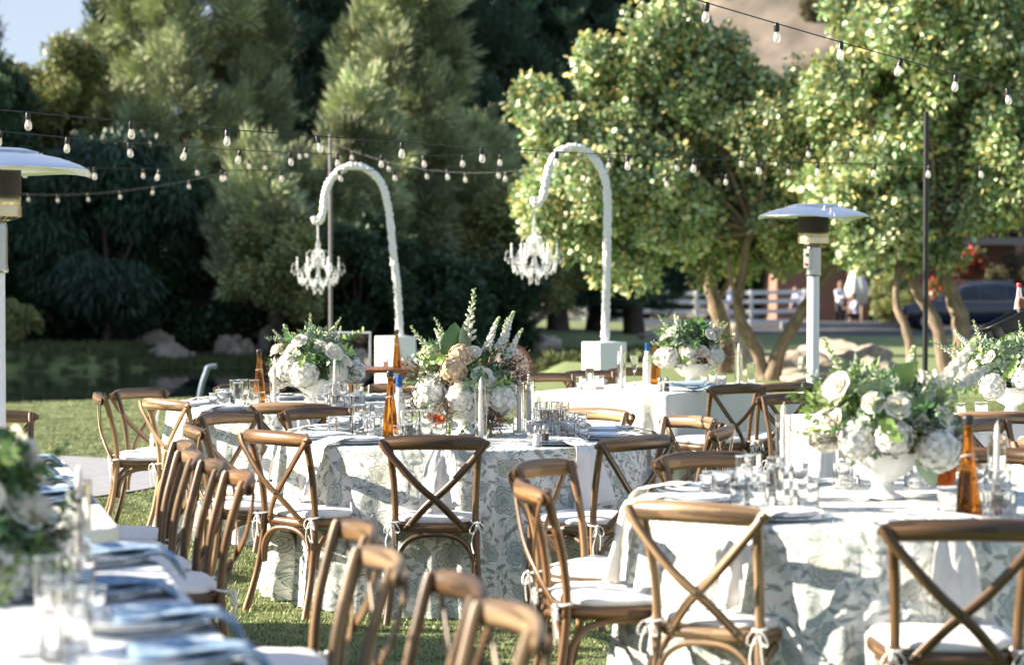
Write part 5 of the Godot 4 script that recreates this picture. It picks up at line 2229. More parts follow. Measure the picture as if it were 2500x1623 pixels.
# ---------------------------------------------------------------- table settings
func round_setting(cx: float, cd: float, r: float, seats: Array, where: String, nap: Material, group: String) -> void:
	for i in seats.size():
		var q: Array = seats[i]
		var u := Vector2(q[0], q[1]).normalized()      # outwards, as (x, ahead)
		var t := Vector2(-u.y, u.x)
		var turn := atan2(-u.x, u.y)
		var p := func(rad: float, side: float, y := 0.762) -> Vector3: return V(cx + u.x * rad + t.x * side, y, cd + u.y * rad + t.y * side)
		var at: String = "at the %s place of the %s" % [q[2], where]
		place("plates", make_plates, "plate stack " + at, "plates", p.call(r - 0.2, 0), 0.0, "plate stacks on the " + group)
		var kind := (i * 7 + int(cx * 10 + 30)) % 3
		place("napkin%d%d" % [kind, nap.get_instance_id()], make_napkin.bind(kind, nap), "linen napkin hanging " + at, "napkin", p.call(r + 0.012, 0), turn, "napkins on the " + group)
		var s := 1.0 if i % 2 else -1.0
		place("tall", make_tall_glass, "tall clear glass " + at, "glass", p.call(r - 0.40, s * 0.13), rnd(0, 6), "tall glasses on the " + group)
		place("rocks", make_rocks_glass, "short cut glass tumbler " + at, "glass", p.call(r - 0.34, s * 0.19), rnd(0, 6), "cut glass tumblers on the " + group)
		if i % 2 == 0:
			place("tall", make_tall_glass, "second tall glass " + at, "glass", p.call(r - 0.45, s * 0.20), rnd(0, 6), "tall glasses on the " + group)
		place("rocks", make_rocks_glass, "second glass tumbler " + at, "glass", p.call(r - 0.47, s * 0.08), rnd(0, 6), "cut glass tumblers on the " + group)
		if i % 3 == 0:
			place("tall", make_tall_glass, "third tall glass " + at, "glass", p.call(r - 0.52, s * 0.15), rnd(0, 6), "tall glasses on the " + group)
		if i % 3 != 1:
			place("small", make_small_glass, "small clear glass " + at, "glass", p.call(r - 0.30, s * 0.25), rnd(0, 6), "small glasses on the " + group)
		place("fork", make_fork, "silver fork " + at, "fork", p.call(r - 0.15, -s * 0.20), turn + PI, "forks on the " + group)


func trestle(x: float, d: float) -> void:
	var o := thing("head_table", "wooden trestle head table between the white hooks", "table", V(x, 0, d))
	for k in 4:
		var b := MB.new()
		b.box(Vector3(0, 0.755, -0.27 + 0.18 * k), Vector3(1.6, 0.035, 0.176), Basis(), 0.003)
		part("plank", b, M.plank, o)
	for s in [-1.0, 1.0]:
		for e in [-1.0, 1.0]:
			var b := MB.new()
			b.box(Vector3(s * 0.62, 0.36, e * 0.012), Vector3(0.06, 0.88, 0.022), Basis(Vector3.RIGHT, e * 0.62), 0.004)
			part("leg", b, M.plank, o)
		var b2 := MB.new()
		b2.tube([Vector3(s * 0.62, 0.36, 0), Vector3(s * 0.1, 0.73, 0)], 0.028, null, 8)
		part("brace", b2, M.plank, o)
	var b3 := MB.new()
	b3.box(Vector3(0, 0.34, 0), Vector3(1.3, 0.07, 0.05), Basis(), 0.004)
	part("stretcher", b3, M.plank, o)


func oval_chair(label: String, x: float, d: float, turn: float) -> void:
	var o := thing("oval_back_chair", label, "chair", V(x, 0, d), turn)
	var b := MB.new()
	b.ball(Vector3(0, 0.74, -0.24), Vector3(0.185, 0.20, 0.035), 28, 12, Basis(Vector3.RIGHT, -0.15))
	part("backrest", b, M.upholstery, o)
	b = MB.new()
	b.tube(arc(30, func(t: float) -> Vector3: return Vector3(0.19 * cos(t * TAU), 0.74 + 0.205 * sin(t * TAU), -0.24 - 0.03 * sin(t * TAU))), 0.016, null, 8, Vector3.BACK, true, false)
	part("back_frame", b, M.plank, o)
	b = MB.new()
	b.lathe([Vector2(0.001, 0.42), Vector2(0.23, 0.42), Vector2(0.24, 0.45), Vector2(0.225, 0.49), Vector2(0.12, 0.505), Vector2(0.001, 0.505)], 24)
	part("seat", b, M.upholstery, o)
	for q in [[-1, -1], [1, -1], [-1, 1], [1, 1]]:
		b = MB.new()
		b.tube([Vector3(q[0] * 0.18, 0, q[1] * 0.2), Vector3(q[0] * 0.17, 0.43, q[1] * 0.17)], [0.012, 0.02], null, 8)
		part("leg", b, M.plank, o)
	for s in [-1.0, 1.0]:
		b = MB.new()
		b.tube([Vector3(s * 0.15, 0.43, -0.19), Vector3(s * 0.12, 0.58, -0.22)], 0.016, null, 8)
		part("back_post", b, M.plank, o)


func _ready() -> void:
	rng.seed = 1
	# ---- camera, sky, sun, exposure
	var cam := Camera3D.new()
	cam.name = "camera"
	cam.position = Vector3(0, 1.53, 0)
	cam.rotation_degrees = Vector3(-1.37, 0, 0)
	cam.fov = 17.56
	cam.near = 0.1
	cam.far = 900.0
	var ca := CameraAttributesPhysical.new()
	ca.frustum_focal_length = 113.3
	ca.frustum_focus_distance = 11.3
	ca.frustum_near = 0.1
	ca.frustum_far = 900.0
	ca.exposure_aperture = 4.1
	cam.attributes = ca
	add_child(cam)
	cam.fov = 17.56
	var env := Environment.new()
	env.background_mode = Environment.BG_SKY
	var sky := Sky.new()
	var sm := ProceduralSkyMaterial.new()
	sm.sky_top_color = Color(0.58, 0.67, 0.82)
	sm.sky_horizon_color = Color(0.82, 0.87, 0.92)
	sm.sky_curve = 0.18
	sm.ground_bottom_color = Color(0.25, 0.24, 0.2)
	sm.ground_horizon_color = Color(0.6, 0.62, 0.6)
	sm.sky_energy_multiplier = 0.64
	sm.sun_angle_max = 0.0
	sky.sky_material = sm
	env.sky = sky
	env.tonemap_mode = Environment.TONE_MAPPER_LINEAR
	env.tonemap_exposure = 3.4
	env.sdfgi_enabled = true
	env.ssao_enabled = true
	env.ssil_enabled = true
	var we := WorldEnvironment.new()
	we.name = "world"
	we.environment = env
	add_child(we)
	var sun := DirectionalLight3D.new()
	sun.name = "sun"
	sun.light_color = Color(1.0, 0.955, 0.875)
	sun.light_energy = 1.6
	sun.light_angular_distance = 0.5
	sun.shadow_enabled = true
	var el := deg_to_rad(24.0)
	var az := deg_to_rad(-2.0)
	var to_sun := Vector3(-cos(az) * cos(el), sin(el), sin(az) * cos(el))
	sun.basis = Basis.looking_at(-to_sun)
	add_child(sun)

	materials()
	bulb_meshes()

	# ---- ground
	ground()
	bank_grass()

	# ---- trees
	var YG := [Color(0.58, 0.50, 0.20), Color(0.50, 0.52, 0.26), Color(0.32, 0.44, 0.18), Color(0.42, 0.54, 0.28), Color(0.26, 0.38, 0.14), Color(0.18, 0.30, 0.12), Color(0.50, 0.55, 0.38), Color(0.26, 0.36, 0.17), Color(0.44, 0.52, 0.34)]
	cache.golden = clump(0, 52, 0.31, 0.25, true, YG, -0.2, 0.2)
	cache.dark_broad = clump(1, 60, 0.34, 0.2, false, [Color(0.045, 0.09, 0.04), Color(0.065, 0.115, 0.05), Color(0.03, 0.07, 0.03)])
	cache.olive_broad = clump(2, 60, 0.32, 0.2, true, [Color(0.26, 0.30, 0.11), Color(0.17, 0.23, 0.09), Color(0.34, 0.32, 0.12)])
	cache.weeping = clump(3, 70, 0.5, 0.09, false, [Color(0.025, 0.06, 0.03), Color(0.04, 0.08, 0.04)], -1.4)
	cache.pale_pine = needles(0, 90, 0.55, [Color(0.44, 0.50, 0.26), Color(0.33, 0.40, 0.21), Color(0.53, 0.56, 0.32)])
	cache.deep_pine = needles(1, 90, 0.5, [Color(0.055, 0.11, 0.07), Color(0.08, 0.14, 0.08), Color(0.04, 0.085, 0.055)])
	cache.scrub = clump(4, 50, 0.3, 0.2, true, [Color(0.13, 0.13, 0.07), Color(0.18, 0.16, 0.09)])
	cache.red_bloom = clump(5, 60, 0.3, 0.24, true, [Color(0.50, 0.04, 0.04), Color(0.50, 0.09, 0.04), Color(0.55, 0.05, 0.06), Color(0.20, 0.22, 0.09), Color(0.12, 0.17, 0.06)])
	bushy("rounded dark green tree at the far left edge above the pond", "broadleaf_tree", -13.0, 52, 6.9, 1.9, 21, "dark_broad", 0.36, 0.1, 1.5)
	bushy("green broadleaf tree under the sky left of the narrow pine", "broadleaf_tree", -11.6, 55, 7.9, 1.7, 22, "olive_broad", 0.34, 0.1, 1.5)
	pine("narrow pine whose tip stands alone against the sky at left", -11.3, 61, 10.2, 1.4, 23, "deep_pine", 0.1, 0.55, 1.2)
	pine("large pale green pine, tallest at the upper left", -8.7, 58, 13.5, 2.9, 24, "pale_pine", 0.22, 0.45)
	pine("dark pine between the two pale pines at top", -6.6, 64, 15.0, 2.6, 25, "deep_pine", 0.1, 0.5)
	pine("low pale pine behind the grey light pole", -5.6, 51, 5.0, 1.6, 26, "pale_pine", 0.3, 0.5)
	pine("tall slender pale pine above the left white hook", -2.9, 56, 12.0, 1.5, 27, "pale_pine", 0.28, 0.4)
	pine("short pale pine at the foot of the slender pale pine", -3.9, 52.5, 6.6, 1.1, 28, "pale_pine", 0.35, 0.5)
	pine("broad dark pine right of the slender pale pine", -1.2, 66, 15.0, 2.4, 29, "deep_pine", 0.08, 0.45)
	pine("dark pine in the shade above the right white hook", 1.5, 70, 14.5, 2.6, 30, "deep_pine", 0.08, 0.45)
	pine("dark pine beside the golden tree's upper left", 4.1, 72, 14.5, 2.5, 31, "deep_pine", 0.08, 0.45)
	pine("little pale pine among the dark pines at centre", -0.9, 60, 6.2, 1.2, 32, "pale_pine", 0.4, 0.5)
	var bk := [[-21, 60, "behind the left edge, first"], [-17.5, 66, "behind the left edge, second"], [-14.5, 70, "deep behind the dark tree at far left"], [-11, 72, "deep behind the narrow pine"], [-7.5, 73, "deep behind the large pale pine"], [-4.3, 74, "deep behind the slender pale pine"], [-2.3, 70, "deepest, in the gap by the slender pale pine"], [0.3, 73.5, "deep behind the broad dark pine"], [2.9, 74.5, "deep behind the golden tree's left side"], [5.9, 97, "at the foot of the bare hill"]]
	for i in bk.size():
		var q: Array = bk[i]
		if i in [2, 3]:
			pine("dark evergreen " + q[2], q[0], q[1], 7.0, 2.6, 40 + i, "deep_pine", 0.05, 0.5)
		else:
			pine("dark evergreen " + q[2], q[0], q[1], 14.0 if i > 3 else 11.0, 2.8, 40 + i, "deep_pine", 0.2 if i in [7, 8] else 0.03, 0.4)
	bushy("yellow green shrubby tree in sun beyond the pond", "broadleaf_tree", -5.3, 49, 3.4, 1.35, 51, "olive_broad", 0.3, 0.35, 1.5)
	bushy("dark spreading tree behind the left chandelier", "broadleaf_tree", -3.6, 50, 3.5, 1.3, 52, "dark_broad", 0.3, 0.3, 1.5)
	bushy("dark weeping tree drooping over the far bank at left", "weeping_tree", -9.5, 50.5, 4.9, 1.9, 53, "weeping", 0.5, 0.15, 1.3)
	bushy("dark shrubby tree between the weeping tree and the yellow green tree", "broadleaf_tree", -7.4, 54, 4.6, 1.6, 54, "dark_broad", 0.32, 0.3, 1.5)
	var ub := [[-12.2, 53.5, "at the far left"], [-10.6, 54.5, "second from the left"], [-9.1, 53.8, "third from the left"], [-7.6, 53.2, "fourth from the left"], [-6.1, 53.4, "fifth from the left"], [-4.6, 52.8, "left of the left hook"], [-3.1, 52.4, "behind the left hook"], [-1.7, 52.0, "behind the central arrangement"], [-0.3, 55, "left of the right chandelier"]]
	for i in ub.size():
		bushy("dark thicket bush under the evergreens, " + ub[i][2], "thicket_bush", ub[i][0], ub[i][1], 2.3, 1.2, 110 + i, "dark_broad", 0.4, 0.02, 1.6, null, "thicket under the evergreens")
	bushy("orange leaved shrub on the far bank at the left edge", "shrub", -10.9, 47, 1.0, 0.5, 55, "olive_broad", 0.2, 0.1, 1.0)
	bushy("small green shrub on the rocks beyond the pond", "shrub", -5.2, 52, 1.5, 0.6, 56, "olive_broad", 0.2, 0.1, 1.0)
	var LOBES_A := [[-3.50, 4.26, -0.23, 0.28], [-3.34, 3.79, 0.22, 0.28], [-2.98, 3.30, 0.33, 0.56], [-3.17, 2.67, -0.27, 0.50], [-2.38, 3.86, -0.00, 0.46], [-2.32, 4.59, -0.04, 0.36], [-2.51, 4.92, 0.09, 0.25], [-1.66, 5.18, 0.30, 0.46], [-1.39, 5.51, -0.27, 0.30], [-1.99, 4.19, -0.74, 0.69], [-2.18, 3.13, 0.60, 0.79], [-2.51, 2.34, -0.08, 0.53], [-1.52, 2.41, 0.45, 0.76], [-1.26, 3.53, -1.04, 0.92], [-0.93, 4.45, -0.07, 0.56], [-0.76, 4.95, 0.13, 0.26], [-0.63, 4.59, -0.20, 0.33], [-0.26, 4.37, 0.30, 0.30], [-0.01, 3.79, 0.72, 0.79], [-0.40, 2.87, -0.94, 0.89], [-0.67, 2.14, -0.60, 0.56], [0.32, 2.87, 0.07, 0.73], [0.46, 3.60, 0.52, 0.53], [0.46, 2.14, -0.11, 0.43], [0.85, 2.41, -0.32, 0.50]]
	var LOBES_B := [[-1.51, 4.37, 0.25, 0.25], [-1.33, 5.02, 0.28, 0.28], [-0.97, 5.21, -0.56, 0.56], [-1.28, 4.28, -0.55, 0.59], [-0.47, 4.83, 0.54, 0.71], [0.27, 5.21, 0.38, 0.71], [0.89, 4.83, 0.26, 0.68], [-0.04, 4.03, -0.33, 0.78], [0.77, 3.78, 0.18, 0.74], [-0.78, 3.59, 0.16, 0.68], [-1.28, 3.10, 0.10, 0.53], [-1.49, 2.60, -0.41, 0.53], [-0.66, 2.66, -0.10, 0.65], [0.27, 3.01, -0.17, 0.71], [1.08, 3.19, 0.33, 0.65], [-0.97, 2.14, 0.41, 0.37], [0.58, 2.60, 0.41, 0.40], [-0.35, 2.20, 0.04, 0.40], [1.45, 4.21, -0.09, 0.74], [1.51, 2.91, -0.32, 0.62], [1.64, 5.21, -0.78, 0.74]]
	var LOBES_C := [[-1.05, 3.07, -0.51, 0.87], [-0.47, 3.59, 0.08, 0.75], [-1.63, 2.61, -0.20, 0.67], [0.35, 3.59, 0.20, 0.87], [-0.23, 2.38, 0.26, 0.90], [0.93, 2.96, -0.88, 0.90], [1.39, 2.26, -0.83, 0.75], [-1.16, 1.68, 0.48, 0.64], [0.58, 1.68, -0.38, 0.70]]
	var GT := [["golden green tree with a forked trunk at right of centre", 3.9, 33.0, LOBES_A, 61], ["largest golden green tree reaching over the right edge", 6.3, 31.0, LOBES_B, 62]]
	for q in GT:
		rng.seed = q[4]
		var o := thing("golden_tree", q[0], "tree", V(q[1], 0, q[2]))
		var lb := []
		for l in q[3]:
			lb.append([Vector3(l[0], l[1], l[2]), Vector3(l[3], l[3] * 0.9, l[3] * 1.1) * 0.78, int(12 * pow(l[3] / 0.45, 2.0)) + 4])
			for k in 9:
				var dv: Vector3 = rv().normalized() * l[3] * rnd(0.8, 1.3)
				dv.y *= 0.9
				var sr: float = l[3] * rnd(0.22, 0.42)
				lb.append([Vector3(l[0], l[1], l[2]) + dv, Vector3(sr * rnd(0.6, 1.1), sr * rnd(0.8, 1.7), sr), 3 + int(26 * sr)])
		crown(o, lb, cache.golden, M.broad, 0.28, q[4], 0.65, 1.2)
		var top := Vector3(-0.2, 2.3, 0) if q[4] == 61 else Vector3(-0.2, 2.4, 0)
		for k in range(0, (q[3] as Array).size(), 2):
			var l: Array = q[3][k]
			var e := Vector3(l[0], l[1], l[2])
			limb(o, "branch", [top, top.lerp(e, 0.5) + Vector3(0, -0.15, 0.1), e, e + (e - top).normalized() * 0.35], 0.045, 0.012, M.bark)
		if q[4] == 61:
			limb(o, "trunk", [Vector3(0.05, -0.05, 0), Vector3(-0.12, 0.35, 0), Vector3(-0.42, 1.05, 0.1), Vector3(-0.38, 1.6, 0), Vector3(-0.25, 2.3, 0)], 0.12, 0.06, M.bark)
			limb(o, "branch", [Vector3(-0.40, 1.0, 0.1), Vector3(-0.5, 1.25, 0.2), Vector3(-0.62, 1.9, 0.3)], 0.05, 0.03, M.bark)
			limb(o, "trunk", [Vector3(0.06, -0.05, 0), Vector3(0.3, 0.7, 0.1), Vector3(0.75, 1.35, 0.1), Vector3(1.15, 2.0, 0), Vector3(1.3, 2.6, 0)], 0.12, 0.06, M.bark)
			limb(o, "branch", [Vector3(-0.25, 2.2, 0), Vector3(0.2, 3.2, 0), Vector3(-0.3, 4.4, 0)], 0.06, 0.03, M.bark)
		else:
			limb(o, "trunk", [Vector3(0.25, -0.05, 0), Vector3(0.18, 0.9, 0), Vector3(-0.05, 1.6, 0), Vector3(0.05, 2.3, 0), Vector3(0.4, 3.2, 0)], 0.15, 0.07, M.bark)
			limb(o, "trunk", [Vector3(0.0, -0.05, 0.2), Vector3(-0.2, 0.8, 0.2), Vector3(-0.55, 1.6, 0.1), Vector3(-0.62, 2.2, 0), Vector3(-0.9, 3.0, 0)], 0.12, 0.05, M.bark)
			limb(o, "trunk", [Vector3(-0.65, -0.05, 0.6), Vector3(-0.68, 0.7, 0.6), Vector3(-0.85, 1.25, 0.5), Vector3(-0.75, 1.9, 0.3), Vector3(-0.5, 2.5, 0.2)], 0.075, 0.04, M.bark)
			limb(o, "branch", [Vector3(-0.78, 1.6, 0.4), Vector3(-0.6, 1.75, 0.3), Vector3(-0.5, 1.85, 0.1)], 0.04, 0.03, M.bark)
			limb(o, "branch", [Vector3(-0.05, 1.65, 0), Vector3(-0.25, 2.2, 0.1), Vector3(-0.3, 3.0, 0)], 0.08, 0.04, M.bark)
	var ot := thing("golden_tree", "golden green tree behind the forked one, its thick trunk at left", "tree", V(3.45, 0, 36))
	limb(ot, "trunk", [Vector3(0.1, -0.05, 0), Vector3(0.06, 0.8, 0), Vector3(-0.12, 1.5, 0), Vector3(-0.2, 2.2, 0), Vector3(0.1, 3.2, 0)], 0.16, 0.09, M.bark)
	limb(ot, "branch", [Vector3(0.0, 1.2, 0), Vector3(0.25, 1.7, 0), Vector3(0.3, 2.4, 0)], 0.06, 0.03, M.bark)
	crown(ot, [[Vector3(-0.4, 3.0, 0.4), Vector3(0.9, 0.6, 0.8), 70], [Vector3(0.5, 3.3, 0), Vector3(0.9, 0.7, 0.9), 80], [Vector3(0.1, 4.0, 0), Vector3(0.9, 0.7, 0.9), 70]], cache.golden, M.broad, 0.27, 63, 0.7, 1.1)
	var sc := thing("broadleaf_tree", "small round olive green tree behind the right chandelier", "tree", V(0.35, land(0.35, 58), 58))
	var lc := []
	for l in LOBES_C:
		lc.append([Vector3(l[0], l[1] + 0.15, l[2]), Vector3.ONE * l[3], 60])
	crown(sc, lc, cache.olive_broad, M.broad, 0.34, 64)
	limb(sc, "trunk", [Vector3(0.1, 0, 0), Vector3(0.0, 0.6, 0), Vector3(-0.35, 1.3, 0), Vector3(-0.5, 2.4, 0)], 0.26, 0.1, M.bark)
	limb(sc, "branch", [Vector3(0.0, 0.6, 0), Vector3(0.6, 1.1, 0), Vector3(1.0, 2.2, 0)], 0.14, 0.07, M.bark)
	for i in 12:
		var hx := 8.0 + 2.2 * i + rnd(-1, 1)
		var hd := 118.0 + 44.0 * fposmod(i * 0.618, 1.0)
		bushy("dry scrub bush on the bare hillside, %s from the left" % ["first", "second", "third", "fourth", "fifth", "sixth", "seventh", "eighth", "ninth", "tenth", "eleventh", "twelfth"][i], "scrub_bush", hx, hd, rnd(1.2, 2.2), rnd(0.9, 1.7), 70 + i, "scrub", 0.5, 0.1, 0.6, null, "scrub bushes on the hillside")

	rng.seed = 99
	var sx := []
	for i in 420:
		var hx := rnd(-4, 60)
		var hd := rnd(104, 230)
		sx.append([V(hx, land(hx, hd) + 0.1, hd), Vector3(1, 0.6, 1) * rnd(0.3, 0.9), 3])
	var hs := Node3D.new()
	hs.name = "hillside_brush"
	add_child(hs)
	crown(hs, sx, cache.scrub, M.broad, 0.6, 98)
	tag(hs, "low dry brush scattered over the bare hillside", "brush", "", "stuff")

	# ---- the far side by the parking lot
	var asp := MB.new()
	asp.sheet(24, 12, func(u: float, t: float) -> Vector3:
		var x := lerpf(5.0, 42.0, u)
		var d := lerpf(71.0, 94.0, t)
		return V(x, land(x, d) + 0.01, d))
	tag(part("parking_lot", asp, M.asphalt, self), "dark asphalt parking lot beyond the lawn", "parking lot", "", "structure")
	var kb := MB.new()
	kb.box(V(12.3, -0.12, 80), Vector3(4.6, 0.28, 0.3), Basis(), 0.02)
	tag(part("kerb", kb, M.concrete, self), "pale concrete kerb at the edge of the parking lot", "kerb", "", "structure")
	var fp := []
	for i in 6:
		fp.append([0.7 + 2.1 * i, 80.5 + 0.3 * i])
	fence("white four rail fence beyond the golden trees", fp, [1.34, 1.0, 0.62, 0.24])
	house("reddish adobe house with a porch behind the dark car", 19.2, 90)
	car("dark blue four wheel drive car parked behind the tree trunks at right", 16.25, 77, 0.0)
	parasol("closed white parasol beside the parking lot", 13.9, 86)
	figure("guest in a lavender shirt bending over behind the right heater pole", 11.35, 84, -0.6, "bend", Color(0.50, 0.50, 0.66), Color(0.015, 0.02, 0.035), Color(0.02, 0.015, 0.01))
	figure("guest in a white shirt and dark trousers standing by the closed parasol", 12.8, 84, 0.5, "hold", Color(0.62, 0.62, 0.72), Color(0.02, 0.022, 0.03), Color(0.015, 0.01, 0.008))
	figure("guest in a lavender shirt sitting low beside the standing guest", 13.4, 83.5, -1.4, "sit", Color(0.42, 0.40, 0.54), Color(0.015, 0.015, 0.02), Color(0.03, 0.02, 0.012))
	figure("guest in a red cap walking between the bending and standing guests", 12.05, 86, 0.2, "walk", Color(0.10, 0.13, 0.2), Color(0.03, 0.035, 0.06), Color(0.55, 0.02, 0.04))
	figure("guest in a blue shirt at the left end of the white fence", 8.35, 82, 0.9, "hold", Color(0.28, 0.32, 0.55), Color(0.05, 0.05, 0.07), Color(0.02, 0.015, 0.01))
	figure("guest in a white shirt farthest back beside the green bush", 14.6, 89, 0.0, "hold", Color(0.66, 0.65, 0.64), Color(0.3, 0.2, 0.12), Color(0.1, 0.06, 0.03))
	bushy("light green bush at the nose of the dark car", "shrub", 14.3, 80.2, 2.0, 0.95, 91, "olive_broad", 0.3, 0.05, 1.6)
	bushy("deeper green bush between the tree trunks behind the car hood", "shrub", 15.1, 84, 2.1, 0.9, 92, "olive_broad", 0.3, 0.05, 1.6)
	bushy("red flowering bush by the porch, the left one", "flowering_bush", 17.9, 86, 2.9, 1.1, 93, "red_bloom", 0.4, 0.1, 1.2)
	bushy("red flowering bush by the porch, the right one", "flowering_bush", 21.0, 86, 1.8, 1.0, 94, "red_bloom", 0.4, 0.1, 1.2)
	bushy("grey green bush beside the porch at the right edge", "shrub", 20.3, 88, 2.8, 1.2, 95, "scrub", 0.4, 0.05, 1.2)
	for i in 5:
		bushy("dark green tree behind the house and the fence, %s" % ["leftmost, over the fence", "second, over the fence's right end", "third, above the parasol", "fourth, above the house", "fifth, right of the house"][i], "broadleaf_tree", 5.0 + 4.2 * i, 97 + (i % 2) * 3, 7.0, 3.0, 96 + i, "dark_broad", 0.6, 0.15, 1.6)
	var BL := [["large flat pale boulder on the lawn right of the right heater", 5.75, 36.5, Vector3(2.5, 0.50, 1.4)], ["pale boulder just left of the right heater pole", 4.7, 35.5, Vector3(1.7, 0.34, 1.1)], ["low wide boulder below the left one by the heater", 4.95, 33.0, Vector3(2.4, 0.24, 1.2)], ["small tan boulder up the slope right of the heater", 6.0, 42.0, Vector3(1.1, 0.3, 0.7)], ["tan boulder beside the forked golden trunk", 3.95, 38.5, Vector3(1.1, 0.75, 0.8)], ["pinkish boulder under the small round tree", 0.9, 55.0, Vector3(0.9, 0.4, 0.7)], ["flat light stone on the grass right of the small round tree", 4.0, 62.0, Vector3(1.0, 0.25, 0.7)], ["long grey boulder at the pond's far edge, left", -8.4, 50.8, Vector3(1.3, 0.5, 0.8)], ["sunlit orange boulder at the pond's far edge", -5.55, 52.0, Vector3(1.5, 0.9, 1.0)], ["rounded boulder right of the sunlit orange one", -4.8, 51.0, Vector3(0.9, 0.8, 0.8)], ["small dark boulder left of the sunlit orange one", -6.7, 51.0, Vector3(1.0, 0.6, 0.7)], ["flat brown rock at the waterline below the weeping tree", -7.9, 49.6, Vector3(1.6, 0.45, 0.7)], ["brown rock at the waterline left of the grey pipe", -6.3, 50.2, Vector3(1.2, 0.5, 0.7)], ["tan rock at the waterline behind the grey pipe", -5.0, 50.0, Vector3(1.0, 0.45, 0.6)], ["grey rock at the waterline left of the grey pole", -3.7, 49.2, Vector3(1.3, 0.5, 0.7)], ["brown rock at the waterline behind the left hook", -2.4, 48.2, Vector3(1.2, 0.45, 0.7)], ["low boulder at the grassy point in the pond", -9.2, 45.6, Vector3(0.9, 0.3, 0.6)]]
	for i in BL.size():
		boulder(BL[i][0], BL[i][1], BL[i][2], BL[i][3], 200 + i)
	var pp := MB.new()
	pp.tube(spline([V(-4.02, -0.6, 27.2), V(-3.95, 0.1, 27.2), V(-3.87, 0.38, 27.2), V(-3.84, 0.44, 27.2), V(-3.74, 0.455, 27.2)], 5), 0.034, null, 10)
	tag(part("bent_pipe", pp, mat(lin(0.16, 0.21, 0.27), 0.5, 0.3), self), "bent blue grey pipe standing at the pond's edge", "pipe")

	# ---- poles, strings, heaters, hooks
	light_pole("slim grey light pole behind the left white hook", -2.11, 25, 3.22, M.grey_pole, 0.022)
	light_pole("black light pole in front of the largest golden tree", 4.0, 20.8, 3.16, M.black, 0.027)
	light_string("longest light string crossing the whole view, nearest of the lower ones", Vector3(-3.62, 2.56, -12.06), Vector3(5.6, 2.6, -19.79), 0.13, 1.0, 0.69, 1)
	light_string("light string just below the longest one at upper left", Vector3(-3.77, 2.55, -14.0), Vector3(0.45, 2.78, -20.9), 0.1, 0.62, 0.64, 2)
	light_string("light string rising to the black pole, the upper of two", Vector3(0.45, 2.78, -20.9), Vector3(3.98, 3.13, -20.75), 0.22, 0.5, 0.64, 3)
	light_string("level light string third from the top at left", Vector3(-4.75, 2.52, -18.0), Vector3(0.6, 2.72, -22.2), 0.06, 0.75, 0.64, 4)
	light_string("light string rising to the black pole, the lower of two", Vector3(0.6, 2.72, -22.2), Vector3(3.98, 3.10, -20.85), 0.3, 0.4, 0.64, 5)
	light_string("light string from the grey pole to the far left, lowest one", Vector3(-2.11, 3.16, -25), Vector3(-8.6, 3.0, -33), 0.35, 0.5, 0.9, 6)
	light_string("light string from the grey pole towards the left heater", Vector3(-2.11, 3.14, -25), Vector3(-5.9, 2.9, -22.6), 0.25, 0.4, 0.64, 7)
	light_string("light string from the grey pole across to the right", Vector3(-2.11, 3.14, -25), Vector3(0.6, 2.76, -22.2), 0.22, 0.4, 0.64, 8)
	light_string("highest light string slanting down at the upper right", Vector3(0.6, 3.08, -11.1), Vector3(4.3, 2.68, -15.2), 0.02, 0.67, 0.65, 9)
	heater("white patio heater cut off by the left edge", -2.27, 9.43, 0.4)
	heater("white patio heater standing right of centre before the golden trees", 2.27, 16.2, 0.75)
	plinth("white plinth under the left hook", -1.27, 23.4, 0.75)
	plinth("white plinth under the right hook", 0.91, 21.2, 0.55)
	hook_arch("white ruffled hook stand at left of the head table", -1.22, 23.4, [[0, 0], [-0.02, 0.42], [-0.07, 0.89], [-0.12, 1.36], [-0.19, 1.64], [-0.32, 1.79], [-0.49, 1.85], [-0.65, 1.80], [-0.77, 1.66], [-0.82, 1.50], [-0.83, 1.36], [-0.87, 1.26], [-0.92, 1.25], [-0.945, 1.30]], 3)
	hook_arch("white ruffled hook stand at right of the head table", 0.92, 21.2, [[0, 0], [0.015, 0.83], [0.017, 1.46], [-0.055, 1.72], [-0.18, 1.865], [-0.31, 1.915], [-0.46, 1.865], [-0.54, 1.74], [-0.58, 1.59], [-0.61, 1.44], [-0.66, 1.36], [-0.70, 1.38], [-0.71, 1.42]], 4)
	chandelier("crystal chandelier hanging from the left white hook", -2.11, 23.4, 2.13, 0.12)
	chandelier("crystal chandelier hanging from the right white hook", 0.22, 21.2, 2.33, 0.21)

	# ---- the head table and what stands on it
	trestle(-0.82, 18.8)
	oval_chair("chair with a blush oval back behind the central arrangement", 0.02, 19.4, 0.15)
	var ac := thing("clear_card_box", "clear box with a white frame standing on the head table", "box", V(-1.40, 0.775, 18.75), 0.1)
	var ab := MB.new()
	ab.box(Vector3(0, 0.15, 0), Vector3(0.32, 0.30, 0.2))
	part("pane", ab, M.glass, ac)
	for q in [[-0.16, -0.1], [0.16, -0.1], [-0.16, 0.1], [0.16, 0.1]]:
		ab = MB.new()
		ab.box(Vector3(q[0], 0.15, q[1]), Vector3(0.016, 0.31, 0.016), Basis(), 0.002)
		part("frame_post", ab, M.white_paint, ac)
	for q in [[0.305, 0.1], [0.305, -0.1], [0.004, 0.1], [0.004, -0.1]]:
		ab = MB.new()
		ab.box(Vector3(0, q[0], q[1]), Vector3(0.34, 0.014, 0.02), Basis(), 0.002)
		part("frame_rail", ab, M.white_paint, ac)
	place("amber", make_amber, "amber bottle on the head table before the left plinth", "bottle", V(-1.0, 0.775, 18.65), 0, "amber bottles")
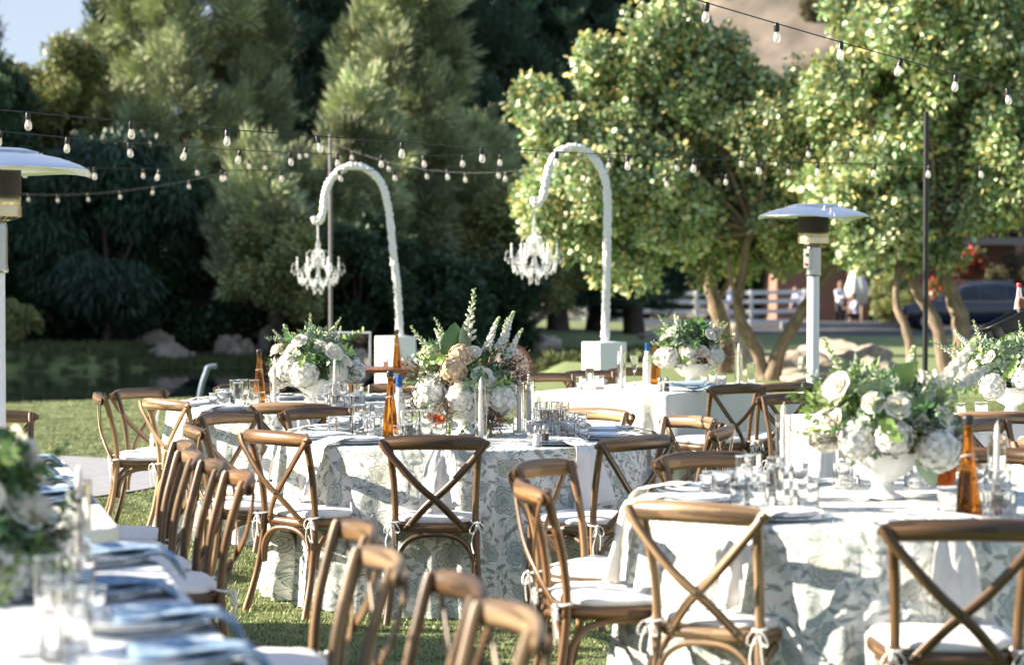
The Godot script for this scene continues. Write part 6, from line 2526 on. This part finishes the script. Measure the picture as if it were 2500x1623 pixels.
	for i in 7:
		place("small", make_small_glass, "small clear glass on the head table, %s from the left" % ["first", "second", "third", "fourth", "fifth", "sixth", "seventh"][i], "glass", V(-1.25 + 0.16 * i, 0.775, 18.55), i, "glasses along the head table")
	centerpiece("low white flowers on the ground before the head table, left", V(-1.35, 0, 18.1), 31, 0.28, 0.28, [], false)
	centerpiece("low white flowers on the ground before the head table, right", V(-0.85, 0, 18.2), 32, 0.26, 0.26, [], false)

	# ---- tables
	round_table(-0.225, 10.7, 0.925, M.toile, 1, "round table at the centre under floral cloth", "floral printed tablecloth falling to the grass on the central round table")
	round_table(-1.22, 13.3, 0.90, M.toile, 2, "round table at the back left under floral cloth", "floral printed tablecloth on the back left round table")
	round_table(1.36, 7.5, 0.93, M.toile, 3, "round table at the right front under floral cloth", "floral printed tablecloth on the nearest round table at right")
	round_table(3.3, 9.95, 0.93, M.white_cloth, 4, "round table at the right edge under white cloth", "plain white tablecloth on the round table at the right edge")
	rect_table([[1.06, 14.6], [0.15, 15.0], [1.04, 16.6], [1.95, 16.2]], M.cream, 5, "square ended table at the back under ivory cloth", "ivory tablecloth on the table behind the central one")
	rect_table([[1.67, 11.6], [1.585, 12.45], [4.0, 12.7], [4.1, 11.85]], M.white_cloth, 6, "long table at right under white cloth", "white tablecloth with a sunlit end on the long table at right")
	rect_table([[-1.23, 6.72], [-1.93, 9.25], [-2.66, 9.05], [-1.96, 6.5]], M.cream, 7, "farther long table in the left foreground", "ivory tablecloth on the farther long table at left")
	rect_table([[-0.99, 5.95], [-0.33, 3.6], [-1.06, 3.4], [-1.72, 5.74]], M.white_cloth, 8, "nearest long table in the left foreground", "white tablecloth on the nearest long table at lower left")

	# ---- chairs
	var g1 := "wooden chairs round the central table"
	chair(1, -0.347, 9.5, 0.04, 1, "brown chair with its back square to us at the front of the central table", g1)
	chair(0, -1.098, 9.8, 0.70, 0.72, "sunlit chair turned at the front left of the central table", g1)
	chair(0, -1.53, 10.25, 0.96, 0.28, "chair seen end on at the left of the central table", g1)
	chair(1, -1.49, 11.2, 0.78, -0.62, "dark railed chair at the far left of the central table, facing us", g1)
	chair(1, -1.06, 11.6, 0.59, -0.81, "chair at the back left of the central table behind the amber bottle", g1)
	chair(0, -0.28, 11.95, 0, -1, "chair behind the tall arrangement on the central table", g1)
	chair(2, 0.46, 11.5, -0.62, -0.78, "sunlit chair at the back right of the central table before the ivory cloth", g1)
	chair(2, 0.92, 10.85, -0.83, -0.56, "pale railed chair at the right of the central table", g1)
	chair(0, 1.01, 10.15, -0.96, 0.28, "chair seen end on at the right of the central table", g1)
	chair(1, 0.56, 9.5, -0.69, 0.72, "brown chair angled at the front right of the central table", g1)
	var g2 := "wooden chairs round the back left table"
	chair(0, -2.52, 13.1, 0.98, 0.2, "chair seen side on, farthest left at the back left table", g2)
	chair(1, -2.38, 13.65, 0.79, -0.61, "dark railed chair at the far left of the back left table, facing us", g2)
	chair(2, -2.03, 12.46, 0.72, 0.69, "pale chair with its crossed back to us at the back left table's left", g2)
	chair(1, -1.24, 12.05, 0.1, 1, "chair at the front of the back left table", g2)
	chair(1, -1.755, 14.3, 0.4, -0.9, "chair behind the amber bottle on the back left table", g2)
	chair(1, -0.75, 14.3, -0.4, -0.9, "chair at the back right of the back left table", g2)
	chair(1, -0.42, 12.4, -0.85, 0.52, "chair at the right of the back left table behind the blue capped bottle", g2)
	var g3 := "wooden chairs round the right front table"
	chair(2, 0.56, 6.64, 0.53, 0.85, "sunlit chair at the front left of the right front table", g3)
	chair(1, 1.30, 6.16, 0.0, 1, "brown chair cut by the right edge with its back to us", g3)
	chair(0, 0.05, 7.3, 0.97, 0.16, "chair at the left of the right front table, the nearer of two side by side", g3)
	chair(0, 0.1, 8.15, 0.87, -0.5, "chair at the left of the right front table, the farther of two side by side", g3)
	chair(1, 0.76, 8.56, 0.47, -0.88, "dark railed chair behind the right front table, facing us", g3)
	chair(1, 2.0, 8.75, -0.5, -0.86, "chair behind the flowers on the right front table", g3)
	var g4 := "wooden chairs round the ivory table at the back"
	chair(1, 0.26, 15.9, 0.45, -0.9, "leftmost chair behind the ivory table", g4)
	chair(1, 0.58, 16.4, 0.45, -0.9, "middle chair behind the ivory table", g4)
	chair(1, 0.93, 16.9, 0.45, -0.9, "rightmost chair behind the ivory table", g4)
	chair(1, 1.50, 14.25, -0.55, 0.83, "brown chair at the shaded right side of the ivory table", g4)
	chair(1, 1.86, 14.5, -0.5, 0.86, "chair by the heater pole at the shaded right side of the ivory table", g4)
	var g5 := "wooden chairs along the long white table"
	chair(1, 1.70, 13.0, 0.25, -1, "chair behind the sunlit end of the long white table", g5)
	chair(1, 2.56, 11.25, 0.05, 1, "chair before the long white table at the right edge", g5)
	var g6 := "wooden chairs round the white table at the right edge"
	chair(1, 2.32, 10.6, 0.75, -0.65, "dark chair behind the nearest amber bottle at the right", g6)
	chair(2, 2.36, 9.25, 0.72, 0.69, "sunlit railed chair behind the candle at the right edge", g6)
	var g7 := "row of wooden chairs along the long tables at left"
	var lft := [[-1.38, 9.12, "farthest chair of the row along the left tables", 0], [-1.28, 8.6, "second farthest chair of the row along the left tables", 1], [-1.117, 8.13, "third chair from the far end of the left row", 1], [-0.96, 7.66, "fourth chair from the far end of the left row, with a tied bow", 0], [-0.423, 6.05, "farthest of the four blurred chairs in the near foreground", 0], [-0.319, 5.41, "second of the four blurred chairs in the near foreground", 2], [-0.11, 4.93, "dark third of the four blurred chairs in the near foreground", 1], [0.011, 4.46, "nearest blurred chair at the bottom of the picture", 2]]
	for q in lft:
		chair(q[3], q[0], q[1], -0.963, -0.27, q[2], g7)
	chair(0, -2.74, 11.3, 0.45, -0.9, "chair half hidden behind leaves at the far left edge", "wooden chairs at the left edge")

	# ---- what lies on the tables
	var S1 := [[-0.12, -1.2, "front"], [-0.85, -0.85, "front left"], [-1.3, -0.4, "near left"], [-1.2, 0.45, "far left"], [-0.8, 0.9, "back left"], [0.0, 1.2, "back"], [0.68, 0.85, "back right"], [1.15, 0.25, "far right"], [1.2, -0.4, "near right"], [0.72, -1.0, "front right"]]
	round_setting(-0.225, 10.7, 0.925, S1, "central floral table", M.napkin, "central table")
	var S2 := [[-1.3, -0.1, "left"], [-1.1, 0.5, "far left"], [-0.8, -0.85, "front left"], [0.0, -1.2, "front"], [-0.4, 1.1, "back left"], [0.5, 1.0, "back right"], [0.9, -0.75, "front right"]]
	round_setting(-1.22, 13.3, 0.90, S2, "back left floral table", M.napkin, "back left table")
	var S3 := [[-0.75, -0.85, "front left"], [-0.02, -1.3, "front"], [-1.2, -0.15, "left"], [-1.15, 0.5, "far left"], [-0.55, 1.1, "back left"], [0.6, 1.1, "back right"], [0.75, -0.9, "front right"]]
	round_setting(1.36, 7.5, 0.93, S3, "right floral table", M.napkin, "right front table")
	var S4 := [[-0.95, 0.65, "left"], [-0.9, -0.7, "front left"]]
	round_setting(3.3, 9.95, 0.93, S4, "white table at right edge", M.white_cloth, "right edge table")
	var L := [[-1.93, 8.97, "far table, at the farthest chair"], [-1.83, 8.45, "far table, at the second chair"], [-1.67, 7.98, "far table, at the third chair"], [-1.51, 7.5, "far table, at the fourth chair"], [-0.973, 5.9, "near table, at its far corner"], [-0.87, 5.25, "near table, at the second blurred chair"], [-0.66, 4.78, "near table, at the third blurred chair"], [-0.54, 4.31, "near table, at the nearest chair"]]
	for i in L.size():
		var q: Array = L[i]
		var n := Vector2(-0.963, -0.27)
		var t := Vector2(-0.27, 0.963)
		var p := func(inn: float, side: float) -> Vector3: return V(q[0] + n.x * inn + t.x * side, 0.762, q[1] + n.y * inn + t.y * side)
		place("plates", make_plates, "plate stack on the left long %s" % q[2], "plates", p.call(0.19, 0), 0, "plate stacks on the left tables")
		place("flat", make_flat_napkin.bind(M.blue_napkin), "blue napkin on the left long %s" % q[2], "napkin", p.call(-0.02, 0), atan2(n.x, -n.y), "blue napkins on the left tables")
		place("tall", make_tall_glass, "tall clear glass on the left long %s" % q[2], "glass", p.call(0.36, 0.12), 0, "tall glasses on the left tables")
		place("rocks", make_rocks_glass, "cut glass tumbler on the left long %s" % q[2], "glass", p.call(0.32, 0.19), 0, "cut glass tumblers on the left tables")
	main_centerpiece(V(-0.235, 0.762, 10.75))
	var sp := func(a: Array) -> Array:
		var o := []
		for q in a:
			o.append([q[0], Vector3(q[1], 0.3, 0.02), Vector3(q[2], 1, q[3]), q[4]])
		return o
	centerpiece("white arrangement with a rust bloom on the back left table", V(-1.22, 0.762, 13.3), 12, 0.28, 0.32, sp.call([["bud0", -0.02, -0.05, 0, 0.27], ["bud1", 0.06, 0.25, 0, 0.26], ["stock0", -0.1, -0.5, 0.1, 0.22], ["stock1", 0.1, 0.5, 0.1, 0.2], ["bud1", -0.12, -0.8, 0, 0.22]]))
	var c3 := centerpiece("blurred white arrangement on the right front table", V(1.31, 0.762, 7.6), 13, 0.29, 0.33, sp.call([["stock0", 0.12, 0.75, 0.2, 0.34], ["stock1", 0.16, 0.95, 0.1, 0.30], ["bud0", -0.08, -0.45, 0, 0.30], ["bud1", -0.1, -0.2, 0, 0.22], ["stock0", 0.05, 0.35, -0.2, 0.25]]))
	bloom(c3, "large_leaf", "bigleaf", M.bright, Vector3(0.0, 0.36, 0.05), Vector3(0.8, 0.7, 0.1), 0.17, 0.5)
	bloom(c3, "large_leaf", "bigleaf", M.sage, Vector3(0.10, 0.18, 0.18), Vector3(0.25, -1, 0.25), 0.13, 1.2)
	centerpiece("white arrangement with hydrangeas on the ivory table at the back", V(1.31, 0.762, 15.75), 14, 0.27, 0.31, sp.call([["bud0", -0.1, -0.55, 0, 0.26], ["stock1", -0.06, -0.3, 0, 0.24], ["bud1", 0.12, 0.6, 0, 0.2], ["stock0", 0.14, 0.8, 0, 0.2]]))
	centerpiece("white hydrangea arrangement on the long white table at right", V(2.85, 0.762, 12.25), 15, 0.34, 0.30, sp.call([["bud0", -0.14, -0.35, 0, 0.26], ["bud1", -0.26, -1.2, 0, 0.24], ["stock0", -0.18, -0.7, 0, 0.24], ["bud1", 0.05, 0.1, 0, 0.24]]))
	var c6 := centerpiece("blurred green and white arrangement at the left edge", V(-1.3, 0.762, 5.25), 16, 0.17, 0.42, sp.call([["bud0", -0.05, -0.15, 0, 0.28], ["stock1", -0.06, -0.3, 0, 0.26]]), false)
	for k in 9:
		bloom(c6, "leaf_spray", ["sprig0", "sprig1"][k % 2], [M.bright, M.green][k % 2], Vector3(-0.08 + 0.03 * k, 0.16 + 0.02 * (k % 3), 0.12), Vector3(-0.5 + 0.14 * k, -0.9, 0.5), 0.17, k)
	for q in [[0.20, 0.09, 0.12, 0.035], [0.215, 0.12, 0.10, 0.03]]:
		tag(bloom(c3, "rose", "rose1", M.orange_petal, Vector3(q[0], q[1], q[2]), Vector3(0.3, 0.3, 1), q[3]), "orange bloom at the foot of the flowers")
	for q in [[-1.16, 5.7, "tall", "farther blurred tall glass near the left edge"], [-1.13, 5.55, "rocks", "farther blurred cut tumbler near the left edge"], [-0.97, 4.83, "tall", "nearer blurred tall glass near the left edge"], [-0.93, 4.72, "rocks", "nearer blurred cut tumbler near the left edge"], [-1.05, 4.9, "small", "blurred small glass near the left edge"], [-0.88, 4.3, "tall", "nearest blurred tall glass at the lower left"], [-1.0, 4.4, "rocks", "nearest blurred cut tumbler at the lower left"]]:
		place(q[2], {"tall": make_tall_glass, "rocks": make_rocks_glass, "small": make_small_glass}[q[2]], q[3], "glass", V(q[0], 0.762, q[1]), 0, "glasses on the nearest left table")
	place("candle", make_candle, "blurred white taper in a glass cylinder at the left edge", "candle", V(-1.1, 0.762, 5.45), 0, "white tapers in glass cylinders")
	var AM := [[-0.59, 10.4, "amber bottle on the central table left of the arrangement"], [-1.6, 13.6, "amber bottle on the back left table"], [1.07, 16.0, "amber bottle on the ivory table at the back"], [1.47, 6.92, "blurred amber bottle on the right front table"]]
	for q in AM:
		place("amber", make_amber, q[2], "bottle", V(q[0], 0.762, q[1]), 0.4, "amber bottles")
	var BB := [[-0.56, 10.66, "white bottle with a blue cap beside the central amber bottle"], [1.02, 16.2, "white bottle with a blue cap on the ivory table at the back"]]
	for q in BB:
		place("bluecap", make_blue_cap_bottle, q[2], "bottle", V(q[0], 0.762, q[1]), 0, "blue capped bottles")
	var CD := [[-0.15, 10.3, "white taper in a glass cylinder at the front of the central arrangement"], [0.035, 10.75, "white taper in a glass cylinder right of the central arrangement, left of a pair"], [0.085, 10.92, "white taper in a glass cylinder right of the central arrangement, right of a pair"], [-1.06, 12.85, "white taper in a glass cylinder right of the back left arrangement"], [-1.46, 13.2, "white taper in a glass cylinder left of the back left arrangement"], [0.79, 15.5, "white taper in a glass cylinder at the left of the ivory table"], [1.70, 16.1, "white taper in a glass cylinder at the right of the ivory table"], [1.03, 8.15, "blurred white taper in a glass cylinder left of the right front flowers"], [1.6, 7.08, "blurred white taper in a glass cylinder at the right edge"]]
	for q in CD:
		place("candle", make_candle, q[2], "candle", V(q[0], 0.762, q[1]), 0, "white tapers in glass cylinders")
	place("cage_black", make_cage.bind(M.dark_steel), "black wire frame right of the central arrangement", "wire frame", V(0.175, 0.762, 10.15), 0.12)
	place("cage_brass", make_cage.bind(M.brass), "brass wire frame at the front of the back left table", "wire frame", V(-1.55, 0.762, 12.9), 0.1)
	place("salt", make_shaker.bind(M.salt), "glass salt shaker with a metal cap beside the black wire frame", "salt shaker", V(0.115, 0.762, 9.98), 0)
	place("pepper", make_shaker.bind(M.pepper), "glass pepper shaker with a metal cap beside the black wire frame", "pepper shaker", V(0.155, 0.762, 10.02), 0)
	place("salt", make_shaker.bind(M.salt), "salt shaker beside the slate blue napkin on the ivory table", "salt shaker", V(1.03, 0.762, 14.95), 0)
	place("pepper", make_shaker.bind(M.pepper), "pepper shaker beside the slate blue napkin on the ivory table", "pepper shaker", V(1.08, 0.762, 15.0), 0)
	place("flute", make_flute, "champagne flute at the back of the ivory table, left of two", "glass", V(0.80, 0.762, 15.75), 0, "champagne flutes on the ivory table")
	place("flute", make_flute, "champagne flute at the back of the ivory table, right of two", "glass", V(0.90, 0.762, 15.8), 0, "champagne flutes on the ivory table")
	place("slate", make_soft_napkin.bind(M.slate_napkin), "slate blue napkin rolled on the near corner of the ivory table", "napkin", V(1.22, 0.765, 15.05), 0.2)
	place("crumple", make_soft_napkin.bind(M.white_cloth), "white napkin bunched on the sunlit end of the long white table", "napkin", V(1.92, 0.765, 12.15), 0.3)
	place("bluefold", make_flat_napkin.bind(M.slate_napkin), "blue napkin hanging at the shaded right side of the ivory table", "napkin", V(1.42, 0.762, 15.25), atan2(-0.87, -0.5), "")
	var TG := [[1.78, 12.1, "tall", "tall clear glass on the sunlit end of the long white table"], [1.95, 12.3, "rocks", "cut glass tumbler by the bunched napkin on the long table"], [0.55, 15.2, "tall", "tall clear glass at the left end of the ivory table"], [0.48, 15.25, "small", "small clear glass at the left end of the ivory table"], [0.62, 15.3, "rocks", "cut glass tumbler at the left end of the ivory table"], [1.45, 15.5, "tall", "tall clear glass below the ivory table's flowers"], [1.38, 15.45, "small", "small clear glass below the ivory table's flowers"], [1.52, 15.6, "rocks", "cut glass tumbler below the ivory table's flowers"], [1.78, 16.0, "tall", "tall clear glass right of the taper on the ivory table"], [2.5, 11.95, "small", "small clear glass before the hydrangeas on the long white table"], [2.62, 11.98, "rocks", "cut glass tumbler before the hydrangeas on the long white table"]]
	for q in TG:
		var mk: Callable = {"tall": make_tall_glass, "rocks": make_rocks_glass, "small": make_small_glass}[q[2]]
		place(q[2], mk, q[3], "glass", V(q[0], 0.762, q[1]), 0, "glasses on the ivory and white tables")
	waiter(3.63, 13.5)
